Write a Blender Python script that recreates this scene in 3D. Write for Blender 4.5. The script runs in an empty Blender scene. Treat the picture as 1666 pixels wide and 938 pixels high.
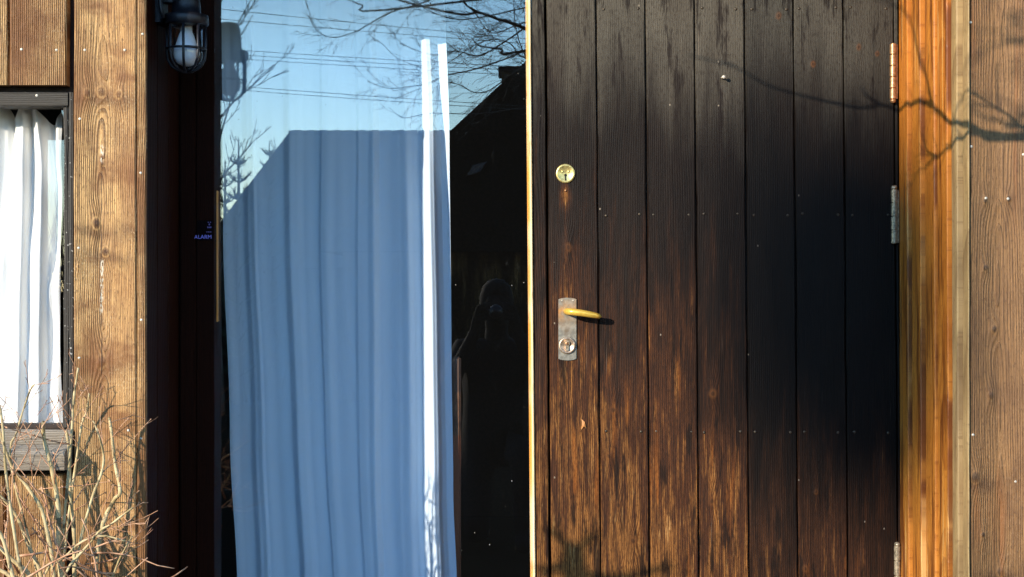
import bpy, bmesh, math, random
from mathutils import Vector, Matrix, Quaternion

# ------------------------------------------------------------------ camera, sky, sun, exposure
SC = bpy.context.scene
COL = SC.collection
F = 2373.0                       # focal length in photo pixels (1666 wide)
CAMZ = 1.25
cam_d = bpy.data.cameras.new("camera"); cam = bpy.data.objects.new("camera", cam_d); COL.objects.link(cam)
cam.location = (0, -3.0, CAMZ); cam.rotation_euler = (math.radians(90), 0, 0)
cam_d.sensor_width = 36; cam_d.lens = F / 1666 * 36; cam_d.clip_start = 0.02; cam_d.clip_end = 2000
SC.camera = cam

SUNV = Vector((-0.90, -1.0, 0.39))          # towards the sun, per metre of depth
SUN_EL = math.atan2(SUNV.z, math.hypot(SUNV.x, SUNV.y))
SUN_AZ = math.atan2(SUNV.x, SUNV.y)         # from +Y towards +X
world = bpy.data.worlds.new("World"); SC.world = world; world.use_nodes = True
wn = world.node_tree.nodes; wl = world.node_tree.links
bg = wn["Background"]
sky = wn.new("ShaderNodeTexSky"); sky.sky_type = 'NISHITA'; sky.sun_disc = False
sky.sun_elevation = SUN_EL; sky.sun_rotation = SUN_AZ
sky.air_density = 1.25; sky.dust_density = 0.0; sky.ozone_density = 4.0; sky.altitude = 300
hs = wn.new("ShaderNodeHueSaturation"); hs.inputs['Saturation'].default_value = 1.05
wl.new(sky.outputs[0], hs.inputs['Color']); wl.new(hs.outputs[0], bg.inputs[0]); bg.inputs[1].default_value = 0.15

sun_d = bpy.data.lights.new("sun", 'SUN'); sun = bpy.data.objects.new("sun", sun_d); COL.objects.link(sun)
sun_d.energy = 2.0; sun_d.angle = math.radians(0.53); sun_d.color = (1.0, 0.89, 0.72)
sun.rotation_euler = (-SUNV).to_track_quat('-Z', 'Y').to_euler(); sun.location = (-6, -8, 5)

SC.view_settings.view_transform = 'Standard'; SC.view_settings.look = 'None'
SC.view_settings.exposure = 2.0; SC.view_settings.gamma = 1.0; SC.view_settings.use_curve_mapping = False
SC.render.engine = 'CYCLES'
SC.cycles.use_denoising = True
SC.cycles.max_bounces = 10; SC.cycles.transparent_max_bounces = 16
SC.cycles.glossy_bounces = 5; SC.cycles.diffuse_bounces = 4

def PX(px, y=0.0): return (px - 833.0) / F * (3.0 + y)
def PZ(py, y=0.0): return CAMZ + (469.0 - py) / F * (3.0 + y)
DP = 0.36                         # depth of the door face
GL = 0.36                        # depth of the big pane
def REF(px, py, s):              # a point s metres in front of the wall that mirrors in the pane at this spot
    L = 3.0 + 2 * GL + s
    return Vector(((px - 833) / F * L, -s, CAMZ + (469 - py) / F * L))
REVX = 0.934
def SHD(px, py, s):              # a point s metres in front of the wall that shades this spot of wall, reveal or door
    if px >= 1570: y = 0.0
    elif px >= 1463: y = DP * (1572 - px) / 109
    else: y = DP
    P = Vector((PX(px, y), y, PZ(py, y)))
    return P + SUNV * (y + s)

# ------------------------------------------------------------------ shader expressions
class V:
    def __init__(s, g, sock): s.g = g; s.k = sock
    def _m(s, op, o=None, r=False, c=None):
        n = s.g.t.nodes.new("ShaderNodeMath"); n.operation = op
        a = (o, s) if r else (s, o)
        s.g.put(n.inputs[0], a[0])
        if a[1] is not None: s.g.put(n.inputs[1], a[1])
        if c is not None: s.g.put(n.inputs[2], c)
        return V(s.g, n.outputs[0])
    def __add__(s, o): return s._m('ADD', o)
    __radd__ = __add__
    def __sub__(s, o): return s._m('SUBTRACT', o)
    def __rsub__(s, o): return s._m('SUBTRACT', o, True)
    def __mul__(s, o): return s._m('MULTIPLY', o)
    __rmul__ = __mul__
    def __truediv__(s, o): return s._m('DIVIDE', o)
    def pow(s, o): return s._m('POWER', o)
    def sqrt(s): return s._m('SQRT')
    def exp(s): return s._m('EXPONENT')
    def fract(s): return s._m('FRACT')
    def floor(s): return s._m('FLOOR')
    def sin(s): return s._m('SINE')
    def abs(s): return s._m('ABSOLUTE')
    def max(s, o): return s._m('MAXIMUM', o)
    def min(s, o): return s._m('MINIMUM', o)
    def sat(s): return s.max(0.0).min(1.0)
    def ss(s, a, b):
        n = s.g.t.nodes.new("ShaderNodeMapRange"); n.interpolation_type = 'SMOOTHSTEP'
        s.g.put(n.inputs[0], s)
        if a <= b: n.inputs[1].default_value = a; n.inputs[2].default_value = b
        else:
            n.inputs[1].default_value = b; n.inputs[2].default_value = a
            n.inputs[3].default_value = 1; n.inputs[4].default_value = 0
        return V(s.g, n.outputs[0])

class Gr:
    def __init__(s, name):
        s.m = bpy.data.materials.new(name); s.m.use_nodes = True; s.t = s.m.node_tree
        s.t.nodes.clear(); s.out = s.t.nodes.new("ShaderNodeOutputMaterial")
    def put(s, inp, v):
        if isinstance(v, V): s.t.links.new(v.k, inp)
        elif isinstance(v, (tuple, list)): inp.default_value = (*v, 1) if len(v) == 3 and len(inp.default_value) == 4 else v
        else: inp.default_value = v
    def pos(s):
        n = s.t.nodes.new("ShaderNodeNewGeometry"); q = s.t.nodes.new("ShaderNodeSeparateXYZ")
        s.t.links.new(n.outputs['Position'], q.inputs[0])
        return [V(s, q.outputs[i]) for i in range(3)]
    def rnd(s): return V(s, s.t.nodes.new("ShaderNodeObjectInfo").outputs['Random'])
    def vec(s, x, y, z=0.0):
        n = s.t.nodes.new("ShaderNodeCombineXYZ")
        for i, v in enumerate((x, y, z)): s.put(n.inputs[i], v)
        return V(s, n.outputs[0])
    def noise(s, x, y, z=0.0, det=2.0, rough=0.5, dist=0.0):
        n = s.t.nodes.new("ShaderNodeTexNoise"); s.put(n.inputs['Vector'], s.vec(x, y, z))
        n.inputs['Scale'].default_value = 1.0; n.inputs['Detail'].default_value = det
        n.inputs['Roughness'].default_value = rough; n.inputs['Distortion'].default_value = dist
        return V(s, n.outputs[0])
    def vor(s, x, y, z=0.0):
        n = s.t.nodes.new("ShaderNodeTexVoronoi"); s.put(n.inputs['Vector'], s.vec(x, y, z)); n.inputs['Scale'].default_value = 1.0
        q = s.t.nodes.new("ShaderNodeSeparateColor"); s.t.links.new(n.outputs['Color'], q.inputs[0])
        return V(s, n.outputs['Distance']), V(s, q.outputs[0])
    def mix(s, f, a, b, mode='MIX'):
        n = s.t.nodes.new("ShaderNodeMix"); n.data_type = 'RGBA'; n.blend_type = mode
        s.put(n.inputs[0], f); s.put(n.inputs[6], a); s.put(n.inputs[7], b)
        return V(s, n.outputs[2])
    def bump(s, h, strength=0.5, dist=0.002):
        n = s.t.nodes.new("ShaderNodeBump"); n.inputs['Strength'].default_value = strength
        n.inputs['Distance'].default_value = dist; s.put(n.inputs['Height'], h)
        return V(s, n.outputs[0])
    def bsdf(s, col, rough=0.6, metal=0.0, bump=None, spec=0.5, out=True, **kw):
        n = s.t.nodes.new("ShaderNodeBsdfPrincipled")
        s.put(n.inputs['Base Color'], col); s.put(n.inputs['Roughness'], rough); s.put(n.inputs['Metallic'], metal)
        s.put(n.inputs['Specular IOR Level'], spec)
        if bump: s.put(n.inputs['Normal'], bump)
        for k, v in kw.items(): s.put(n.inputs[k.replace('_', ' ')], v)
        if out: s.t.links.new(n.outputs[0], s.out.inputs[0])
        return V(s, n.outputs[0])

def wood(name, u='x', light=(.42, .21, .075), dark=(.16, .065, .02), knotc=(.10, .04, .013), tone=(.5, .3, .12), tone_amt=.5,
         ring=230.0, u0=None, a=.03, b=.02, c=.02, v0=1.2, knots=(), rough=.6, contrast=.8, fib=.5, bumpk=.6, rand=True,
         speck=None, spec=.4, extra=None, seed=0.0, bdist=.0016):
    g = Gr(name); x, y, z = g.pos()
    U, W = {'x': (x, z), 'y': (y * .3, z), 'h': (z, x)}[u]
    if rand:
        r = g.rnd(); Us = U + r * 17.3 + seed; Ws = W + r * 31.7 + seed
        U0 = U - u0 if u0 is not None else U + (r * 7.7).sin() * .05
    else:
        Us = U + seed; Ws = W + seed * 1.7; U0 = U - (u0 or 0.0)
    warp = (g.noise(Us * 4, Ws * 1.3) - .5) * .030 + (g.noise(Us * 14, Ws * 5) - .5) * .005
    uu = U0 + warp
    pd = (W - v0) * b + a + (g.noise(Us * .0, Ws * 2.2, det=1) - .5) * c
    rr = (uu * uu + pd * pd).sqrt()
    kmask = None; khalo = None
    kn = (g.noise(Us * 60, Ws * 40, det=1) - .5) if knots else None
    kside = None
    for (ku, kv, ks, *kst) in knots:
        kst = kst[0] if kst else 1.0
        dx = (U - ku + kn * (ks * .9)) * (1 / ks); dz = (W - kv) * (1 / (ks * 1.35))
        q = dx * dx + dz * dz
        dx2 = (U - ku) * (1 / (ks * 1.5)); dz2 = (W - kv) * (1 / (ks * 4.5)); q2 = dx2 * dx2 + dz2 * dz2
        rr = rr + (q2 * -1.0).exp() * (ks * 1.1)
        k1 = (q * -1.3).exp() * kst; h1 = (q2 * -.9).exp()
        if ks > .0075:
            dx3 = (U - ku) * (1 / .045); dz3 = (W - kv + ks * 1.5 + (g.noise(Us * 25, Ws * 12, 5.0, det=1) - .5) * .05) * (1 / .016); h3 = ((dx3 * dx3 + dz3 * dz3) * -1.0).exp()
            kside = h3 if kside is None else kside.max(h3)
        kmask = k1 if kmask is None else kmask.max(k1); khalo = h1 if khalo is None else khalo.max(h1)
    t = (rr * ring).fract()
    late = t.ss(.25, .9) * t.ss(1.0, .93)
    fiber = g.noise(Us * 420, Ws * 9, det=3, rough=.65)
    pore = g.noise(Us * 330, Ws * 75, det=3, rough=.7)
    big = g.noise(Us * 7, Ws * 1.1, det=3, rough=.6)
    mid = g.noise(Us * 30, Ws * 3.0, det=2)
    col = g.mix((late * contrast * (mid.ss(.30, .66) * .85 + .15)).sat(), light, dark)
    col = g.mix(big.ss(.42, .68) * tone_amt, col, tone)
    col = g.mix(fiber.ss(.35, .7) * fib, col, dark)
    col = g.mix(pore.ss(.54, .66) * fib, col, dark)
    if kside is not None: col = g.mix(kside * .8, col, dark)
    if kmask is not None:
        col = g.mix((khalo * .45).sat(), col, g.mix(.5, dark, tone))
        col = g.mix((kmask.ss(.10, .22) * kmask.ss(.45, .30) * .35).sat(), col, light)
        kr = ((kmask * 9.0).sin() * .5 + .5) * .5 + .5
        col = g.mix((kmask.ss(.30, .62) * kr).sat(), col, knotc)
    h = late * .6 + fiber * .9 + pore * .5
    if kmask is not None: h = h + kmask * .8
    if speck:
        d, cr = g.vor(Us * speck[0], Ws * speck[0] * .6)
        sp = d.ss(.16, .07) * cr.ss(speck[1], speck[1] + .02)
        col = g.mix(sp * .8, col, speck[2])
    ro = rough
    if extra:
        e = extra(g, x, y, z, Us, Ws, col, late, fiber, big, mid, pore)
        if isinstance(e, tuple): col, ro = e
        else: col = e
    if kmask is not None and getattr(extra, "__name__", "") == "ex_door":
        col = g.mix(kmask.ss(.10, .75) * mid.ss(.25, .65) * .7, col, (.13, .048, .014)); col = g.mix(kmask.ss(.70, .95) * .6, col, (.016, .008, .005))
    col = g.mix(1.0, col, (.84, .83, .81), 'MULTIPLY')
    g.bsdf(col, ro, bump=g.bump(h, bumpk, bdist), spec=spec)
    return g.m

def plain(name, col, rough=.5, metal=0.0, var=.35, scale=60.0, spec=.5, bumpk=.2, **kw):
    g = Gr(name); x, y, z = g.pos()
    n = g.noise(x * scale, y * scale, z * scale, det=3, rough=.6)
    c = g.mix(n.ss(.3, .7), tuple(v * (1 - var) for v in col), tuple(min(1, v * (1 + var)) for v in col))
    g.bsdf(c, rough, metal, bump=g.bump(n, bumpk, .001), spec=spec, **kw)
    return g.m

# ------------------------------------------------------------------ mesh helpers
def link(name, me, mat=None, parent=None, smooth=False):
    o = bpy.data.objects.new(name, me); COL.objects.link(o)
    if mat: me.materials.append(mat)
    if parent: o.parent = parent
    if smooth:
        for p in me.polygons: p.use_smooth = True
    return o
def tag(o, label, cat, group=None, kind=None):
    if label: o["label"] = label
    if cat: o["category"] = cat
    if group: o["group"] = group
    if kind: o["kind"] = kind
    return o
def empty(name, loc=(0, 0, 0)):
    o = bpy.data.objects.new(name, None); COL.objects.link(o); o.location = loc; o.empty_display_size = .1
    return o
def pyd(name, v, f, mat=None, parent=None, smooth=False):
    me = bpy.data.meshes.new(name); me.from_pydata([tuple(p) for p in v], [], f); me.update()
    bm = bmesh.new(); bm.from_mesh(me); bmesh.ops.recalc_face_normals(bm, faces=bm.faces[:]); bm.to_mesh(me); bm.free()
    return link(name, me, mat, parent, smooth)

class MB:
    def __init__(s): s.v = []; s.f = []
    def add(s, v, f):
        n = len(s.v); s.v += [tuple(p) for p in v]; s.f += [tuple(i + n for i in q) for q in f]
    def box(s, x0, x1, y0, y1, z0, z1):
        s.add([(x0, y0, z0), (x1, y0, z0), (x1, y1, z0), (x0, y1, z0), (x0, y0, z1), (x1, y0, z1), (x1, y1, z1), (x0, y1, z1)],
              [(0, 3, 2, 1), (4, 5, 6, 7), (0, 1, 5, 4), (1, 2, 6, 5), (2, 3, 7, 6), (3, 0, 4, 7)])
    def tube(s, pts, rad, n=6, cap=True):
        pts = [Vector(p) for p in pts]
        if not isinstance(rad, (list, tuple)): rad = [rad] * len(pts)
        t0 = (pts[1] - pts[0]).normalized(); up = t0.orthogonal().normalized(); vs = []; prev = t0
        for i, p in enumerate(pts):
            t = (pts[min(i + 1, len(pts) - 1)] - pts[max(i - 1, 0)])
            t = t.normalized() if t.length > 1e-9 else prev
            up = (prev.rotation_difference(t) @ up); up = (up - t * up.dot(t)).normalized(); prev = t
            w = t.cross(up)
            for k in range(n):
                a = 2 * math.pi * k / n
                vs.append(p + (up * math.cos(a) + w * math.sin(a)) * rad[i])
        fs = [(i * n + k, i * n + (k + 1) % n, (i + 1) * n + (k + 1) % n, (i + 1) * n + k) for i in range(len(pts) - 1) for k in range(n)]
        if cap: fs += [tuple(range(n - 1, -1, -1)), tuple((len(pts) - 1) * n + k for k in range(n))]
        s.add(vs, fs)
    def lathe(s, prof, org=(0, 0, 0), axis='z', n=24):
        # prof: (radius, height); axis z up, or y (height runs along -y, out of the door)
        vs = []; fs = []
        for (r, h) in prof:
            for k in range(n):
                a = 2 * math.pi * k / n; p, q = r * math.cos(a), r * math.sin(a)
                vs.append((org[0] + p, org[1] + q, org[2] + h) if axis == 'z' else (org[0] + p, org[1] - h, org[2] + q))
        m = len(prof)
        for i in range(m - 1):
            for k in range(n):
                fs.append((i * n + k, i * n + (k + 1) % n, (i + 1) * n + (k + 1) % n, (i + 1) * n + k))
        if prof[0][0] > 1e-6: fs.append(tuple(range(n - 1, -1, -1)))
        if prof[-1][0] > 1e-6: fs.append(tuple((m - 1) * n + k for k in range(n)))
        s.add(vs, fs)
    def prism(s, poly, y0, y1):           # polygon in x,z pushed from y0 to y1
        n = len(poly)
        s.add([(p[0], y0, p[1]) for p in poly] + [(p[0], y1, p[1]) for p in poly],
              [tuple(range(n)), tuple(range(2 * n - 1, n - 1, -1))] + [(i, (i + 1) % n, n + (i + 1) % n, n + i) for i in range(n)])
    def build(s, name, mat=None, parent=None, smooth=False): return pyd(name, s.v, s.f, mat, parent, smooth)

BR = random.Random(5)
def board(name, a0, a1, f, bk, l0, l1, mat, parent, orient='x', ch=.0025, wob=.0007, cup=.0006, shear=0.0, step=.05):
    """a sawn board: a0..a1 across, f front depth, bk back depth, l0..l1 along; uneven chamfered edges.
    orient x: across=x depth=y along=z; r: right reveal across=y depth=x; h: across=z depth=y along=x"""
    n = max(2, int((l1 - l0) / step)); vs = []; rng = BR
    p = [rng.uniform(0, 6) for _ in range(6)]
    for i in range(n + 1):
        l = l0 + (l1 - l0) * i / n
        e0 = wob * (math.sin(l * 9 + p[0]) + .7 * math.sin(l * 31 + p[1])) * .6 + rng.uniform(-wob, wob) * .6
        e1 = wob * (math.sin(l * 8 + p[2]) + .7 * math.sin(l * 27 + p[3])) * .6 + rng.uniform(-wob, wob) * .6
        s = 1 if bk > f else -1
        c0 = ch * rng.uniform(.7, 1.4); c1 = ch * rng.uniform(.7, 1.4); d = cup * math.sin(l * 5 + p[4])
        am = (a0 + a1) / 2
        ring = [(a0 + e0, bk), (a0 + e0, f + s * c0), (a0 + e0 + c0, f + s * d * .3), (am, f + s * (d - cup)), (a1 + e1 - c1, f + s * d * .3), (a1 + e1, f + s * c1), (a1 + e1, bk)]
        for (aa, dd) in ring:
            if orient == 'x': vs.append((aa + shear * (l - CAMZ), dd, l))
            elif orient == 'r': vs.append((dd + shear * (l - CAMZ), aa, l))
            else: vs.append((l, dd, aa))
    m = 7
    fs = [(i * m + k, i * m + (k + 1) % m, (i + 1) * m + (k + 1) % m, (i + 1) * m + k) for i in range(n) for k in range(m)]
    fs += [tuple(range(m)), tuple(n * m + k for k in range(m - 1, -1, -1))]
    return pyd(name, vs, fs, mat, parent)

def bx(name, x0, x1, y0, y1, z0, z1, mat, parent, bev=.002, shear=0.0):
    m = MB(); m.box(x0, x1, y0, y1, z0, z1)
    me = bpy.data.meshes.new(name); me.from_pydata(m.v, [], m.f)
    bm = bmesh.new(); bm.from_mesh(me)
    if bev: bmesh.ops.bevel(bm, geom=bm.edges[:], offset=bev, segments=2, affect='EDGES')
    if shear:
        for v in bm.verts: v.co.x += shear * (v.co.z - CAMZ)
    bmesh.ops.recalc_face_normals(bm, faces=bm.faces[:]); bm.to_mesh(me); bm.free()
    return link(name, me, mat, parent)

# ------------------------------------------------------------------ materials
def ex_left(g, x, y, z, Us, Ws, col, late, fiber, big, mid, pore):
    w = g.noise(Us * 900, Ws * 160, det=2)                       # bleached raised fibres
    n = g.noise(Us * 16, Ws * 5, 3.0, det=3)
    col = g.mix(w.ss(.55, .68) * n.ss(.35, .7) * .8, col, (.74, .54, .30))
    st = g.noise(Us * 9, Ws * 14, 7.0, det=3, rough=.6)
    st2 = g.noise(Us * 5, Ws * 2.5, 17.0, det=4, rough=.6)
    col = g.mix(st2.ss(.40, .62) * .85, col, (.19, .066, .013))
    return g.mix(st.ss(.50, .70) * .75, col, (.17, .058, .010))
kL = [(PX(142), PZ(151), .0080, .75), (PX(165), PZ(149), .0100, .7), (PX(193), PZ(153), .0085, .65), (PX(157), PZ(363), .0095), (PX(172), PZ(409), .0080, .9),
      (PX(165), PZ(588), .0110, .9), (PX(128), PZ(433), .0045, .6), (PX(166), PZ(266), .0040, .8), (PX(178), PZ(905), .013), (PX(225), PZ(368), .009, .5)]
def ex_wide(g, x, y, z, Us, Ws, col, late, fiber, big, mid, pore):
    col = ex_left(g, x, y, z, Us, Ws, col, late, fiber, big, mid, pore)
    n = g.noise(z * 9.0, 0.0, 1.0, det=3); cx = (x - PX(165.5) - (n - .5) * .012).abs()
    crack = cx.ss(.0013, .0004) * (z - PZ(345)).ss(.14, .09) * (z - PZ(640)).ss(-.02, .02) * g.noise(z * 22, 0.0, 5.0, det=2).ss(.40, .5)
    col = g.mix(crack * .9, col, (.03, .011, .004))
    fl = g.noise(x * 300, z * 120, 2.0, det=3).ss(.46, .56)
    resin = cx.ss(.0042, .0020) * ((z - PZ(510)).ss(-.005, .01) * (z - PZ(425)).ss(.01, -.005)).max((z - PZ(264)).ss(-.004, .006) * (z - PZ(238)).ss(.006, -.004)) * fl
    return g.mix(resin * .85, col, (.74, .66, .52))
M_board_wide = wood("golden_weathered_wide_board", light=(.78, .46, .18), dark=(.080, .034, .008), knotc=(.07, .026, .007), tone=(.40, .17, .04), u0=PX(166), a=.008, b=.012, c=.05,
                    ring=260, fib=.75, knots=kL, rand=False, contrast=1.0, extra=ex_wide, seed=3.1, bumpk=1.0, bdist=.0026, rough=.62)
M_board_gold = wood("golden_weathered_board", light=(.78, .46, .18), dark=(.080, .034, .008), tone=(.38, .15, .035), extra=ex_left, fib=.75, bumpk=1.0, bdist=.0026, ring=240, contrast=.95)
def ex_right(g, x, y, z, Us, Ws, col, late, fiber, big, mid, pore):
    w = g.noise(Us * 900, Ws * 160, det=2)
    n = g.noise(Us * 20, Ws * 3, 3.0, det=3)
    col = g.mix(w.ss(.55, .70) * n.ss(.35, .7) * .6, col, (.46, .29, .14))
    st = g.noise(Us * 26, Ws * 1.6, 5.0, det=2)
    sd = g.noise(Us * 7, Ws * 3.2, 15.0, det=4, rough=.6)
    col = g.mix(sd.ss(.44, .66) * .7, col, (.10, .042, .014))
    return g.mix(st.ss(.57, .70) * .75, col, (.24, .085, .018))
kR = [(PX(1604), PZ(325), .006), (PX(1641), PZ(323), .006), (PX(1604), PZ(435), .006), (PX(1618), PZ(535), .007), (PX(1613), PZ(643), .007),
      (PX(1588), PZ(776), .010), (PX(1628), PZ(930), .008), (PX(1600), PZ(870), .005)]
M_board_right = wood("brown_weathered_wide_board", light=(.32, .160, .055), dark=(.070, .027, .008), knotc=(.07, .035, .015), tone=(.28, .135, .045), u0=PX(1628), a=.012, b=.02, c=.05,
                     ring=210, fib=.7, knots=kR, rand=False, contrast=.5, extra=ex_right, seed=9.4, bdist=.0026, bumpk=1.0, rough=.6)
M_board_brown = wood("brown_weathered_board", light=(.32, .160, .055), dark=(.070, .027, .008), tone=(.28, .135, .045), extra=ex_right, contrast=.5)
def ex_rev(g, x, y, z, Us, Ws, col, late, fiber, big, mid, pore):
    s1 = g.noise(Us * 210, Ws * 1.6, 2.0, det=4, rough=.65)
    col = g.mix(s1.ss(.56, .68) * .65, col, (.82, .52, .20))
    s2 = g.noise(Us * 120, Ws * 2.2, 8.0, det=4, rough=.65)
    return g.mix(s2.ss(.50, .60) * .85, col, (.13, .030, .004))
M_reveal = wood("orange_oiled_pine", u='y', light=(.68, .26, .036), dark=(.26, .068, .006), tone=(.52, .15, .012), ring=420, a=.05, b=.01, extra=ex_rev, rough=.5, contrast=.7, bumpk=.5)
M_reveal_grey = wood("silvered_pine", u='y', light=(.40, .27, .12), dark=(.16, .09, .035), tone=(.44, .31, .16), ring=170, rough=.6, contrast=.8)
def ex_grey(g, x, y, z, Us, Ws, col, late, fiber, big, mid, pore):
    p = g.noise(x * 160, z * 160, y * 160, det=3)
    return g.mix(p.ss(.66, .70) * .8, col, (.55, .52, .47))
M_grey = wood("dark_weathered_frame", u='x', light=(.055, .044, .033), dark=(.014, .011, .008), tone=(.034, .029, .025), extra=ex_grey, rough=.7, contrast=.9)
M_grey_h = wood("dark_weathered_rail", u='h', light=(.062, .053, .043), dark=(.016, .013, .010), tone=(.038, .034, .030), rough=.7, contrast=.9)
M_sill = wood("silver_grey_sill", u='h', light=(.36, .31, .25), dark=(.10, .075, .05), tone=(.20, .16, .12), rough=.75, contrast=.95, ring=300)
M_stain = wood("dark_brown_stain", u='x', light=(.028, .0055, .0015), dark=(.006, .0015, .0006), tone=(.020, .004, .001), spec=.06, rough=.6, contrast=.6, knotc=(.01, .004, .002))
M_stain_y = wood("dark_brown_stain_side", u='y', light=(.030, .006, .0015), dark=(.006, .0015, .0006), tone=(.022, .0045, .001), spec=.06, rough=.6, contrast=.6)
M_under = plain("shadow_gap_boarding", (.022, .011, .006), .8)
def ex_bead(g, x, y, z, Us, Ws, col, late, fiber, big, mid, pore):
    xm = x - (z - CAMZ) * -.0085 - PX(863.2, DP)
    n = g.noise(Ws * 4.0, 0.0, 2.0, det=4); n2 = g.noise(Us * 200, Ws * 18.0, 3.0, det=3)
    c = g.mix(xm.ss(-.0012, .0016), g.mix(n2, (.74, .33, .05), (.62, .24, .03)), (.84, .62, .34))
    c = g.mix(n.ss(.45, .6) * .5, c, (.85, .70, .48)); return g.mix(n2.ss(.60, .68) * .6, c, (.30, .12, .03))
M_bead = wood("pale_bare_bead", light=(.85, .56, .20), dark=(.62, .34, .08), tone=(.90, .66, .32), contrast=.5, rough=.55, bumpk=.3, extra=ex_bead)
M_lit_edge = wood("lit_edge_orange", light=(.80, .36, .08), dark=(.55, .2, .03), tone=(.85, .4, .1), contrast=.4, rough=.5)  # orange carries the sunlight of a lit edge

def ex_door(g, x, y, z, Us, Ws, col, late, fiber, big, mid, pore):
    s1 = g.noise(Us * 24, Ws * 2.2, 1.0, det=4, rough=.65)
    s2 = g.noise(Us * 80, Ws * 6.0, 4.0, det=4, rough=.7)
    kx = (x - PX(920, DP)) * 95.0; kz = (z - PZ(318, DP)) * 38.0
    patch = ((kx * kx + kz * kz) * -1.0).exp() * 1.0
    pr = g.rnd()
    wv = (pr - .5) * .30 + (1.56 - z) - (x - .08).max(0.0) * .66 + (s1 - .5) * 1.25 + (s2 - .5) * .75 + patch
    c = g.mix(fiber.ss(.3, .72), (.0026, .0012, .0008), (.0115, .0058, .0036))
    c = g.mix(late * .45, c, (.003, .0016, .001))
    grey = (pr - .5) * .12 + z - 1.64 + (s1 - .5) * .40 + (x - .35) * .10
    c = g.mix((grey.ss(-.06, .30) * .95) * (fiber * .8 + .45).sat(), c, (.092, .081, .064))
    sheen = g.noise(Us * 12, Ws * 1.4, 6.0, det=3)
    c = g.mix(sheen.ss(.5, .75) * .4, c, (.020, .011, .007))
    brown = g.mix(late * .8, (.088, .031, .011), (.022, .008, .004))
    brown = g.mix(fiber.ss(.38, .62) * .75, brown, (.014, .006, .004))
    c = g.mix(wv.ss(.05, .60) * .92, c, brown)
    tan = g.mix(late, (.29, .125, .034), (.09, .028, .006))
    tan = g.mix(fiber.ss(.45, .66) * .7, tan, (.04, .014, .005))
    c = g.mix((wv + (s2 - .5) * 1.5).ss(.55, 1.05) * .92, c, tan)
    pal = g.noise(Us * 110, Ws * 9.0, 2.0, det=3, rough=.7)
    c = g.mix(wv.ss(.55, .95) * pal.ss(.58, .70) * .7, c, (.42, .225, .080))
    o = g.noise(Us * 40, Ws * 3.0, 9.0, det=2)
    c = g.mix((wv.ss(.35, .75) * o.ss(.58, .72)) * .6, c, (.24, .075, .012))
    c = g.mix(pore.ss(.48, .62) * .6, c, g.mix(.75, c, (.010, .005, .003)))
    blk = g.noise(Us * 34, Ws * 4.5, 12.0, det=4, rough=.7)
    c = g.mix(blk.ss(.54, .64) * .85, c, (.008, .004, .0025))
    d, cr = g.vor(Us * 45, Ws * 30)
    c = g.mix(d.ss(.09, .05) * cr.ss(.90, .92) * .8, c, (.26, .21, .16))
    sc = g.noise(Us * 300, Ws * 6, 3.0, det=1); sm = g.noise(Us * 10, Ws * 4, 6.0, det=1)
    c = g.mix(sc.ss(.70, .78) * sm.ss(.55, .7) * .5, c, (.16, .12, .09))
    c = g.mix(1.0, c, g.vec(pr * .5 + .75, pr * .46 + .77, pr * .42 + .79), 'MULTIPLY')
    ro = wv.ss(.2, .8) * .2 + .52
    return c, ro
D_ = DP
kD = [(PX(925, D_), PZ(402, D_), .010), (PX(997, D_), PZ(667, D_), .010), (PX(945, D_), PZ(700, D_), .008), (PX(990, D_), PZ(742, D_), .009), (PX(1006, D_), PZ(822, D_), .009), (PX(1030, D_), PZ(880, D_), .010), (PX(1011, D_), PZ(923, D_), .006),
      (PX(1158, D_), PZ(815, D_), .010), (PX(1323, D_), PZ(104, D_), .007), (PX(1397, D_), PZ(76, D_), .007), (PX(1427, D_), PZ(87, D_), .006), (PX(1160, D_), PZ(640, D_), .010), (PX(1267, D_), PZ(25, D_), .008), (PX(1328, D_), PZ(800, D_), .006), (PX(1310, D_), PZ(925, D_), .008)]
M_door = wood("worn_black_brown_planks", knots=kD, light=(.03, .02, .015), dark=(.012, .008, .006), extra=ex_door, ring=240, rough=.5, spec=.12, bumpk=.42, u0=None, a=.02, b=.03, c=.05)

M_nail = plain("galvanised_nail", (.55, .49, .40), .5, .3, .2)
M_brassnail = plain("dull_brass_nail", (.06, .045, .03), .45, .5, .4)
M_brass = plain("polished_brass", (.82, .50, .08), .26, .45, .12, 120, bumpk=.08)
M_brass_pale = plain("pale_brass", (.68, .53, .20), .36, .75, .25, 160)
def _plate():
    g = Gr("grey_door_plate"); x, y, z = g.pos()
    n = g.noise(x * 90, y * 90, z * 90, det=4); m = g.noise(x * 30, 0.0, z * 30, det=3)
    c = g.mix(n.ss(.3, .7), (.17, .155, .125), (.29, .265, .215)); c = g.mix(m.ss(.55, .7) * .6, c, (.12, .085, .055))
    c = g.mix(((z - PZ(505, DP)).abs() * -55.0).exp() * m.ss(.35, .6), c, (.50, .22, .045))
    g.bsdf(c, .45, .35, bump=g.bump(n, .15, .0006)); return g.m
M_plate = _plate()
M_cyl = plain("worn_lock_cylinder", (.42, .31, .22), .4, .7, .3, 200)
M_black = plain("keyhole_dark", (.004, .004, .004), .9)
M_copper = plain("copper_hinge", (.40, .21, .10), .38, .6, .35, 130)
M_steelh = plain("worn_steel_hinge", (.34, .27, .18), .35, .45, .5, 150)
M_iron = plain("black_cast_iron", (.012, .012, .017), .38, .2, .5, 350, bumpk=.8)
M_bulb = plain("milky_bulb", (.80, .80, .84), .35, 0, .03)

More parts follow.
